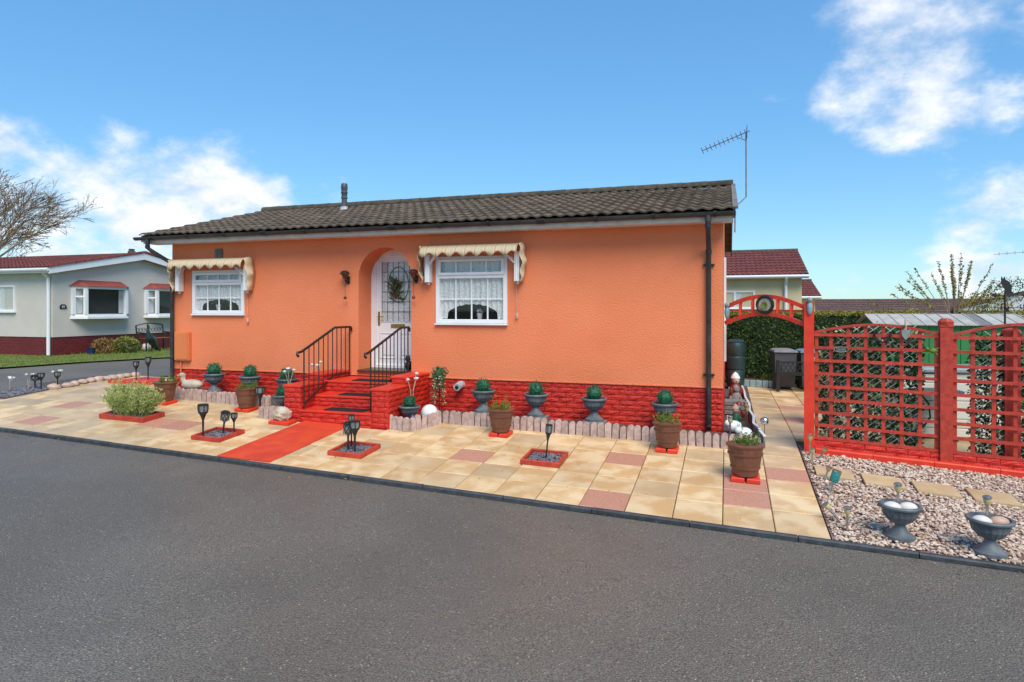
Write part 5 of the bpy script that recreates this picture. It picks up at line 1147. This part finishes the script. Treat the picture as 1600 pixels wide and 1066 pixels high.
# ================================================================== NEIGHBOURS
def nb_window(h, X0, X1, Z0, Z1, axis, plane, cols, lab=None, dirn=-1):
    """flat window on a wall: axis 'x' lies along X at Y=plane, axis 'y' along Y at X=plane"""
    w_ = bpy.data.objects.new('window', None); col.objects.link(w_); w_.parent = h
    def bx_(u0, u1, d0, d1, z0, z1, nm, m_):
        b = MB(); d0, d1 = sorted((plane+dirn*d0, plane+dirn*d1))
        if axis == 'x': b.box(u0, u1, d0, d1, z0, z1)
        else: b.box(d0, d1, u0, u1, z0, z1)
        return b.build(nm, m_, w_)
    f = .06
    bx_(X0, X0+f, -.01, .04, Z0, Z1, 'frame', 'white'); bx_(X1-f, X1, -.01, .04, Z0, Z1, 'frame', 'white'); bx_(X0+f, X1-f, -.01, .039, Z0, Z0+f, 'frame', 'white'); bx_(X0+f, X1-f, -.01, .039, Z1-f, Z1, 'frame', 'white')
    for i in range(1, cols): u = X0+(X1-X0)*i/cols; bx_(u-.035, u+.035, -.01, .038, Z0+f, Z1-f, 'mullion', 'white')
    bx_(X0-.03, X1+.03, .0, .08, Z0-.04, Z0-.001, 'sill', 'white')
    for i in range(cols):
        a, c_ = X0+(X1-X0)*i/cols+.03, X0+(X1-X0)*(i+1)/cols-.03; bx_(a, c_, .012, .016, Z0+f-.01, Z1-f+.01, 'pane', 'glass'); bx_(a, a+(c_-a)*.3, .001, .006, Z0+f, Z1-f, 'curtain', 'lace')
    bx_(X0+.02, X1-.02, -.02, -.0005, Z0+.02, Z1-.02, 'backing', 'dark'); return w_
def tiled_slope(parent, x0, x1, ye, ze, yr, zr, nr, nc, m_, swap=False):
    sl_ = math.hypot(yr-ye, zr-ze); p = math.atan2(zr-ze, abs(yr-ye)); tw_, tg = (x1-x0)/nc, sl_/nr; me = tile_mesh(tw_, tg, m_, .03)
    for j in range(nr):
        for i in range(nc): inst('roof_tile', me, parent, (x0+i*tw_, ye+(yr-ye)*j/nr, ze+(zr-ze)*j/nr), (1, 1, 1), (p, 0, 0))
# grey home on the left: long side faces -Y, gable faces +X
gh = thing('grey_park_home', 'pale grey park home with maroon plinth and red roof', 'house'); gX, gY, gD, gL = -19.56, 5.13, 6.2, 14; zp, zt, zr = .83, 2.86, 3.62; zb0 = .26
b = MB(); b.add([(gX-gL, gY, zp), (gX, gY, zp), (gX, gY+gD, zp), (gX-gL, gY+gD, zp), (gX-gL, gY, zt), (gX, gY, zt), (gX, gY+gD, zt), (gX-gL, gY+gD, zt), (gX, gY+gD/2, zr-.1), (gX-gL, gY+gD/2, zr-.1)], [(0, 1, 5, 4), (1, 2, 6, 8, 5), (2, 3, 7, 6), (3, 0, 4, 9, 7)]); b.build('wall', 'grey', gh)
b = MB(); b.box(gX-gL+.01, gX-.03, gY+.03, gY+gD-.03, 0, zp); pc = b.build('plinth', 'maroon', gh)
brickwork(pc, (gX-3.4, gY+.03), (gX-.01, gY+.03), lambda t: zb0-.05, zp-.005, MBK, .225, .075, cap=120); brickwork(pc, (gX-.03, gY+.03), (gX-.03, gY+gD), lambda t: zb0-.05, zp-.005, MBK, .225, .075, cap=180)
b = MB(); b.box(gX-gL-.2, gX+.25, gY-.28, gY-.001, zt-.06, zt-.02); b.box(gX-gL-.2, gX+.25, gY-.30, gY-.28, zt-.07, zt+.10); b.tube([(gX-gL-.2, gY-.34, zt+.03), (gX+.27, gY-.34, zt+.03)], .05, 8); b.build('eaves', 'white', gh)
b = MB(); q = [(gY-.30, zt-.10), (gY+gD/2, zr-.20), (gY+gD+.30, zt-.10), (gY+gD+.30, zt+.12), (gY+gD/2, zr+.02), (gY-.30, zt+.12)]
b.add([(gX+.22, y, z) for y, z in q]+[(gX+.27, y, z) for y, z in q], [(0, 5, 4, 1), (1, 4, 3, 2), (6, 7, 10, 11), (7, 8, 9, 10), (0, 1, 7, 6), (1, 2, 8, 7), (5, 11, 10, 4), (4, 10, 9, 3), (0, 6, 11, 5)]); b.build('barge_board', 'white', gh)
b = MB(); b.add([(gX-gL-.2, gY-.32, zt+.08), (gX+.28, gY-.32, zt+.08), (gX+.28, gY+gD/2, zr+.02), (gX-gL-.2, gY+gD/2, zr+.02), (gX+.28, gY+gD+.32, zt+.08), (gX-gL-.2, gY+gD+.32, zt+.08)], [(0, 1, 2, 3), (3, 2, 4, 5)]); grf = b.build('roof', 'tilered', gh)
tiled_slope(grf, gX-6.6, gX+.28, gY-.36, zt+.085, gY+gD/2, zr+.02, 10, 20, 'tilered')
b = MB()
for k in range(12): u = k/12; b.xbox((gX+.26, gY-.32+(gD/2+.32)*(u+.04), zt+.13+(zr-zt-.06)*(u+.04)), (.10, .30, .06), (math.atan2(zr-zt-.06, gD/2+.32), 0, 0)); b.xbox((gX+.26, gY+gD+.32-(gD/2+.32)*(u+.04), zt+.13+(zr-zt-.06)*(u+.04)), (.10, .30, .06), (-math.atan2(zr-zt-.06, gD/2+.32), 0, 0))
b.build('verge_tiles', 'bay', grf)
b = MB(); b.lathe([(.10, 0), (.10, .18), (.13, .2), (.13, .26), (.09, .28), (.11, .34), (0, .36)], 10, (gX-.9, gY+gD/2+.5, zr-.1)); b.build('roof_vent', 'bin', gh)
b = MB(); b.tube([(gX-.08, gY-.30, zt), (gX-.08, gY-.07, zt-.22), (gX-.08, gY-.07, zb0+.02)], .05, 8); b.build('downpipe', 'white', gh)
nb_window(gh, gX-3.0, gX-1.58, 1.62, 2.44, 'x', gY, 2)
def bay(Y0, Y1, z0, z1):
    w_ = bpy.data.objects.new('bay_window', None); col.objects.link(w_); w_.parent = gh; dp = .32; fl = [(gX, Y0), (gX+dp, Y0+.30), (gX+dp, Y1-.30), (gX, Y1)]
    for nm, za, zb_, m_, ex in (('sill', z0-.07, z0, 'white', .05), ('apron', z0, z0+.08, 'white', 0), ('head', z1-.08, z1, 'white', 0)):
        b = MB(); b.hprism([(gX-.01, Y0-ex), (gX+dp+ex, Y0+.30-ex*.5), (gX+dp+ex, Y1-.30+ex*.5), (gX-.01, Y1+ex)], za, zb_); b.build(nm, m_, w_)
    b = MB(); b.add([(gX-.01, Y0-.08, z1), (gX+dp+.08, Y0+.27, z1), (gX+dp+.08, Y1-.27, z1), (gX-.01, Y1+.08, z1), (gX-.01, Y0+.25, z1+.20), (gX-.01, Y1-.25, z1+.20)], [(0, 1, 4), (1, 2, 5, 4), (2, 3, 5), (3, 2, 1, 0)]); b.build('bay_roof', 'bay', w_)
    def post(p): b = MB(); b.box(p[0]-.05, p[0]+.05, p[1]-.05, p[1]+.05, z0+.08, z1-.08); b.build('post', 'white', w_)
    for p in ((gX+.04, Y0+.05), (gX+dp-.05, Y0+.29), (gX+dp-.05, Y1-.29), (gX+.04, Y1-.05)): post(p)
    for p, q, tr_ in ((fl[0], fl[1], True), (fl[1], fl[2], False), (fl[2], fl[3], True)):
        b = MB(); a_, c_ = Vector((*p, 0)), Vector((*q, 0)); a_.x -= .04; c_.x -= .04; b.add([(a_.x, a_.y, z0+.08), (c_.x, c_.y, z0+.08), (c_.x, c_.y, z1-.08), (a_.x, a_.y, z1-.08)], [(0, 1, 2, 3)]); b.build('pane', 'glass', w_)
        if tr_: b = MB(); b.bar((a_.x+.01, a_.y, z0+.66*(z1-z0)), (c_.x+.01, c_.y, z0+.66*(z1-z0)), .05); b.build('transom', 'white', w_)
    for (ya, yb) in ((Y0+.10, Y0+.36), (Y1-.36, Y1-.10)): b = MB(); b.box(gX+.03, gX+.05, ya, yb, z0+.1, z1-.1); b.build('curtain', 'lace', w_)
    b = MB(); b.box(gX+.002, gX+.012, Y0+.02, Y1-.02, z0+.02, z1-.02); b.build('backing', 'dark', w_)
bay(5.72, 7.75, 1.45, 2.42); bay(8.45, 10.4, 1.45, 2.42)
pl_ = thing('number_plaque', 'small black arched house number plaque on the grey home', 'plaque', (gX+.008, 5.46, 1.70)); b = MB(); pr = [(-.11, 0), (.11, 0), (.11, .08), (.06, .14), (-.06, .14), (-.11, .08)]
b.add([(0, y, z) for y, z in pr]+[(.015, y, z) for y, z in pr], [tuple(reversed(range(6))), tuple(range(6, 12))]+[(i, (i+1)%6, 6+(i+1)%6, 6+i) for i in range(6)]); b.build('plate', 'black', pl_)
for i, ch in enumerate('49'):
    cu = bpy.data.curves.new('digit', 'FONT'); cu.body = ch; cu.size = .10; cu.extrude = .002; to = bpy.data.objects.new('digit_curve', cu); col.objects.link(to); dgm = bpy.data.meshes.new_from_object(to.evaluated_get(bpy.context.evaluated_depsgraph_get())); bpy.data.objects.remove(to); dgm.materials.clear(); dgm.materials.append(M['white'])
    inst('digit', dgm, pl_, (.018, -.06+.055*i, .03), (1, 1, 1), (math.pi/2, 0, math.pi/2))
# things on that lawn
bn = thing('garden_bench', 'ornate black metal bench in front of the grey home', 'bench', (-18.75, 8.15, .27), math.pi/2)
for x in (-.55, .55): b = MB(); b.tube([(x, -.2, 0), (x, -.2, .40), (x, .2, .42), (x, .25, .86)], .025, 6); b.tube([(x, .22, 0), (x, .2, .42)], .025, 6); b.tube([(x, -.2, .40), (x, -.22, .6), (x, .2, .62)], .02, 6); b.build('side_frame', 'iron', bn)
for k in range(5): b = MB(); b.box(-.55, .55, -.2+.085*k, -.135+.085*k, .41, .43); b.build('slat', 'wood', bn)
b = MB(); b.tube([(-.55+1.1*i/12, .24, .86+.07*math.sin(math.pi*i/12)) for i in range(13)], .018, 6); b.bar((-.55, .22, .55), (.55, .22, .55), .025)
for k in range(9): b.tube([(-.5+.125*k+.05*math.cos(a), .23, .70+.07*math.sin(a)) for a in rng(0, 6.28, 8)], .010, 4, False)
b.build('back', 'iron', bn)
def bush(X, Y, r, h, lab, m_, n=500):
    a = thing('garden_bush', lab, 'bush', gz(X, Y)); b = MB()
    for k in range(7): an = k*.9; b.tube([(0, 0, 0), (r*.4*math.cos(an), r*.4*math.sin(an), h*.6)], [.02, .01], 4)
    b.build('stems', 'twig', a); b = MB()
    for _ in range(n): d = Vector((R.gauss(0, 1), R.gauss(0, 1), R.gauss(0, 1))).normalized()*R.uniform(.5, 1)**.4; b.leaf((d.x*r, d.y*r, h*.55+d.z*h*.5), (d.x+R.uniform(-1, 1), d.y+R.uniform(-1, 1), d.z+R.uniform(-.5, 1)), .07, .05)
    b.build('foliage', m_, a)
bush(-18.9, 6.35, .38, .45, 'brownish clipped shrub below the first bay window', 'autumn'); bush(-18.75, 6.95, .40, .48, 'bronze green shrub beside the clipped brownish one', 'leaflime'); bush(-18.55, 7.0, .3, .32, 'dark leafy low plant in front of bay shrubs', 'hedge', 300); bush(-18.5, 9.7, .35, .45, 'dark leafy shrub beyond the black bench', 'hedge')
pk = thing('peacock_ornament', 'dark metal peacock ornament standing on the lawn', 'ornament', (-18.1, 7.35, .27), .4); b = MB(); b.tube([(0, .3, .18), (0, .1, .42), (0, -.08, .5), (0, -.16, .68), (0, -.14, .85), (0, -.20, .9)], [.10, .14, .12, .05, .04, .03], 9); b.tube([(0, .25, .3), (0, .5, .08), (0, .7, .03)], [.08, .07, .04], 8); b.build('body', 'butt', pk, True); b = MB(); b.tube([(-.04, 0, .4), (-.04, 0, 0)], .012, 5); b.tube([(.04, 0, .4), (.04, 0, 0)], .012, 5); b.lathe([(.025, 0), (0, .08)], 6, (0, -.18, .9)); b.build('legs', 'iron', pk)
o = MB().ball((0, 0, .14), (.16, .14, .15), 12, 8, jit=.06).build('white_rock', 'egg', None, True); o.location = (-18.7, 7.75, .25); tag(o, 'pale rounded stone on the lawn near the peacock', 'rock')
o = thing('blue_pot', 'small dark blue pot against the maroon plinth', 'pot', (-19.0, 5.95, .26)); MB().lathe([(.10, 0), (.13, .2), (.14, .22), (.12, .22), (.1, .15)], 12).build('tub', mat('cobalt', (.02, .03, .12), .3, var=.2), o, True); MB().lathe([(.115, .19), (0, .195)], 12).build('compost', 'soil', o)
tq = thing('teal_statue', 'turquoise statue at the corner of the grey home lawn', 'statue', (-16.35, 8.6, .27)); b = MB(); b.lathe([(.26, 0), (.28, .3), (.22, .7), (.16, .9), (.10, .98)], 14); b.build('body', mat('turquoise', (.12, .38, .34), .5, var=.2), tq, True); b = MB(); b.ball((0, 0, 1.1), .15, 12, 9); b.build('head', 'teal', tq, True)

def simple_home(name, lab, X0, X1, Y0, D, zw, zt, zr, wallm, tilem, over=.25, tiles=None, ridge='moss'):
    h = thing(name, lab, 'house'); b = MB(); Ym = Y0+D/2
    b.add([(X0, Y0, -.2), (X1, Y0, -.2), (X1, Y0+D, -.2), (X0, Y0+D, -.2), (X0, Y0, zt), (X1, Y0, zt), (X1, Y0+D, zt), (X0, Y0+D, zt), (X1, Ym, zr-.1), (X0, Ym, zr-.1)], [(0, 1, 5, 4), (1, 2, 6, 8, 5), (2, 3, 7, 6), (3, 0, 4, 9, 7)]); b.build('wall', wallm, h)
    b = MB(); b.add([(X0-over, Y0-.3, zt+.06), (X1+over, Y0-.3, zt+.06), (X1+over, Ym, zr), (X0-over, Ym, zr), (X1+over, Y0+D+.3, zt+.06), (X0-over, Y0+D+.3, zt+.06)], [(0, 1, 2, 3), (3, 2, 4, 5)]); rf = b.build('roof', tilem, h)
    if tiles: tiled_slope(rf, X0-over, X1+over, Y0-.34, zt+.07, Ym, zr, tiles[0], tiles[1], tilem)
    b = MB(); b.box(X0-over, X1+over, Y0-.3, Y0-.002, zt-.04, zt); b.box(X0-over, X1+over, Y0-.33, Y0-.3, zt-.05, zt+.055); b.build('fascia_board', 'white', h)
    b = MB(); b.tube([(X0-over, Y0-.38, zt+.02), (X1+over, Y0-.38, zt+.02)], .05, 8); b.build('gutter', 'white', h)
    b = MB()
    q = [(Y0-.3, zt-.06), (Ym, zr-.18), (Ym, zr+.0), (Y0-.3, zt+.09)]; b.add([(X1+over-.02, y, z) for y, z in q]+[(X1+over+.01, y, z) for y, z in q], [(0, 1, 2, 3)[::-1], (4, 5, 6, 7), (0, 4, 7, 3), (1, 5, 4, 0), (3, 7, 6, 2)]); b.build('barge_board', 'verge', h)
    b = MB(); b.tube([(X0-over, Ym, zr+.02), (X1+over, Ym, zr+.02)], .07, 8); b.build('ridge', ridge, h); return h
c1 = simple_home('cream_home', 'cream rendered home with red pantile roof behind the arch', -6, 2.42, 14.3, 6.4, 0, 2.76, 3.90, 'cream', 'tilered', .18)
tiled_slope(bpy.data.objects[c1.children[1].name], -1.3, 2.60, 13.96, 2.83, 17.5, 3.90, 9, 12, 'tilered')
nb_window(c1, -.35, .95, 1.70, 2.32, 'x', 14.3, 2); b = MB(); b.tube([(1.92, 13.92, 2.75), (1.92, 14.2, 2.5), (1.92, 14.2, .3)], .05, 8); b.build('downpipe', 'white', c1)
simple_home('small_red_home', 'second cream home with red roof peeping past the first', 1.5, 3.55, 20.5, 6, 0, 2.15, 2.98, 'cream', 'tilered', .2, (7, 7))
simple_home('brown_roof_home', 'long low home with brown tiled roof beyond the hedge', 3.2, 14, 26, 6, 0, 1.35, 2.12, 'cream', 'tilebrown', .3, (6, 26), 'tilebrown')
# white gabled home at far right (gable faces the camera)
wg = thing('white_gable_home', 'white gabled bungalow with chimney at the end of the garden', 'house', (10.3, 25.5, 0), -.33); wx0, wx1, wy = 0., 6.2, 0.; wm = (wx0+wx1)/2
b = MB(); b.add([(wx0, wy, -.2), (wx1, wy, -.2), (wx1, wy+9, -.2), (wx0, wy+9, -.2), (wx0, wy, 1.80), (wx1, wy, 1.80), (wx1, wy+9, 1.80), (wx0, wy+9, 1.80), (wm, wy, 2.55), (wm, wy+9, 2.55)], [(0, 1, 5, 8, 4), (1, 2, 6, 5), (2, 3, 7, 9, 6), (3, 0, 4, 7)]); b.build('wall', 'cream', wg)
b = MB(); q = [(wx0-.3, 1.62), (wx1+.3, 1.62), (wm, 2.60)]; b.prism(q, wy-.10, wy-.03); b.build('gable_boards', 'white', wg)
b = MB(); b.add([(wx0-.4, wy-.2, 1.76), (wm, wy-.2, 2.72), (wm, wy+9.2, 2.72), (wx0-.4, wy+9.2, 1.76), (wx1+.4, wy-.2, 1.76), (wx1+.4, wy+9.2, 1.76), (wx0-.4, wy-.2, 1.66), (wm, wy-.2, 2.62), (wx1+.4, wy-.2, 1.66)], [(0, 1, 2, 3), (1, 4, 5, 2), (6, 7, 1, 0), (7, 8, 4, 1)]); b.build('roof', 'tilered', wg)
b = MB(); b.box(wm-.75, wm-.05, wy+1.0, wy+1.6, 2.3, 2.92); b.build('chimney', 'tilebrown', wg); b = MB(); b.lathe([(.12, 2.92), (.11, 3.4), (.2, 3.42), (.2, 3.52), (.1, 3.55)], 10, (wm-.4, wy+1.3, 0)); b.build('chimney_pot', 'stonecream', wg, True)
ar2 = thing('roof_aerial', 'thin TV aerial rising beside the far chimney', 'aerial', (12.9, 25.4, 2.2)); b = MB(); b.tube([(0, 0, 0), (0, 0, 2.0)], .018, 5); b.build('mast', 'iron', ar2); b = MB(); b.bar((-1.4, 0, 1.95), (1.2, 0, 2.12), .015)
for k in range(8): b.bar((-1.2+.3*k, 0, 1.9+.02*k), (-1.2+.3*k, 0, 2.05+.02*k), .012)
b.build('boom', 'iron', ar2)
# white paling fence
pf = thing('paling_fence', 'white upright paling fence beside the green shed', 'fence', (6.05, 7.6, -.15))
for k in range(14): b = MB(); b.box(.17*k, .17*k+.085, 0, .02, 0, 1.62); b.build('pale', 'whitewood', pf)
for z in (.4, 1.58): b = MB(); b.box(-.05, 2.4, .022, .06, z-.04, z+.04); b.build('rail', 'whitewood', pf)

# ---------------------------------------------------------------- trees
def grow(bt, bl, p, d, L, r, depth, droop, leafm, spread=.5, twig_r=.006, split=(2, 4)):
    n = 4; pts = [p.copy()]; q = p.copy(); dd = d.copy()
    for i in range(n):
        dd = (dd+Vector((R.gauss(0, .12), R.gauss(0, .12), R.gauss(0, .08)-droop*(1 if depth < 2 else .15)))).normalized(); q = q+dd*L/n; pts.append(q.copy())
    rs = [max(twig_r, r*(1-.45*i/n)) for i in range(n+1)]
    bt.tube(pts, rs, 6 if depth > 2 else 3, False)
    if depth == 0:
        if leafm:
            for _ in range(leafm): a = R.choice(pts[1:]); bl.leaf(a, (R.uniform(-1, 1), R.uniform(-1, 1), R.uniform(-1, .5)), R.uniform(.04, .08), .035)
        return
    for k in range(R.randint(*split)):
        i = R.randint(1, n); b0 = pts[i]; base = (pts[i]-pts[i-1]).normalized(); ax = Vector((R.gauss(0, 1), R.gauss(0, 1), R.gauss(0, .6))).normalized()
        nd = (base+ax*spread).normalized(); grow(bt, bl, b0, nd, L*R.uniform(.58, .8), rs[i]*.62, depth-1, droop, leafm, spread, twig_r, split)
    grow(bt, bl, pts[-1], dd, L*.72, rs[-1]*.8, depth-1, droop, leafm, spread, twig_r, split)
def tree(X, Y, z, h, lab, seeds, droop=.05, leafm=2, name='birch_tree', m_='autumn'):
    a = thing(name, lab, 'tree', (X, Y, z)); t1, t2, lf = MB(), MB(), MB()
    for (dx, dy_, L) in seeds:
        d = Vector((dx, dy_, 1)).normalized(); base = Vector((dx*.6, dy_*.6, 0)); top = base+d*h*.34; t1.tube([base, base.lerp(top, .5)+Vector((.06, 0, 0)), top], [.20, .16, .12], 8)
        for k in range(8): an = R.uniform(0, 6.28); grow(t2, lf, base.lerp(top, R.uniform(.55, 1)), Vector((math.cos(an)*.5, math.sin(an)*.5, R.uniform(.7, 1.2))).normalized(), h*.22*L, .07, 4, droop, leafm, .55, .010)
    t1.build('trunk', 'bark', a, True); cr = t2.build('crown', 'twig', a); lf.build('leaves', m_, cr)
tree(-39.3, 15.2, .2, 11.4, 'bare birch with drooping brown twigs behind the grey home', ((-.12, 0, 1.05), (.14, .1, .95)), .035, 5)
def sapling(X, Y, z, lab, n, h, m_):
    a = thing('garden_shrub', lab, 'shrub', (X, Y, z)); t_, l_ = MB(), MB()
    for i in range(n):
        an = R.uniform(0, 6.28); sp = R.uniform(.15, 1.0); tip = Vector((math.cos(an)*sp*h*.72, math.sin(an)*sp*h*.5, h*R.uniform(.65, 1)*(1-.35*sp))); mid = tip*.5+Vector((0, 0, .12*h)); t_.tube([(0, 0, 0), mid, tip], [.016, .011, .005], 4)
        for k in range(46): u = R.uniform(.3, 1); q = mid.lerp(tip, u); l_.leaf(q, (R.uniform(-1, 1), R.uniform(-1, 1), R.uniform(-.6, 1)), R.uniform(.05, .09), .04)
    t_.build('stems', 'twig', a); l_.build('foliage', m_, a)
sapling(6.6, 13.5, .2, 'sparse shrub with upright leafy shoots above the shed', 38, 3.6, 'hedgetop')
for X, Y, r, h, m_, lab in ((5.2, 12.4, 1.0, 1.75, 'hedgetop', 'golden hedge shrub showing over the shed roof'), (7.6, 13.2, 1.1, 1.9, 'hedgetop', 'yellow green shrub beside the white gabled home'), (10.2, 19.6, 1.2, 2.9, 'conifer', 'dark evergreen in front of the white gable'), (9.0, 18.6, 1.0, 2.4, 'hedgetop', 'yellowing bush beside the dark evergreen')): bush(X, Y, r, h, lab, m_, 1800)

# leaf litter and grit along the kerb
b = MB()
for _ in range(170):
    x = R.uniform(-11, 3); y = kerbY(x)-.08-abs(R.gauss(0, .12)); b.leaf((x, y, G(x, y)-.022), (R.uniform(-1, 1), R.uniform(-1, 1), .12), R.uniform(.012, .035), R.uniform(.008, .018))
for _ in range(60):
    x = R.uniform(-11, 3); y = R.uniform(-6.5, -3.4); b.leaf((x, y, G(x, y)-.022), (R.uniform(-1, 1), R.uniform(-1, 1), .12), R.uniform(.012, .03), R.uniform(.008, .016))
for _ in range(130):
    x = R.uniform(-9, .9); y = R.uniform(-3.1, -.85); b.leaf((x, y, G(x, y)+.004), (R.uniform(-1, 1), R.uniform(-1, 1), .12), R.uniform(.010, .025), R.uniform(.006, .012))
o = b.build('leaf_litter', 'autumn'); o['kind'] = 'stuff'; o['label'] = 'scattered brown leaf litter along the kerb and paving'; o['category'] = 'litter'
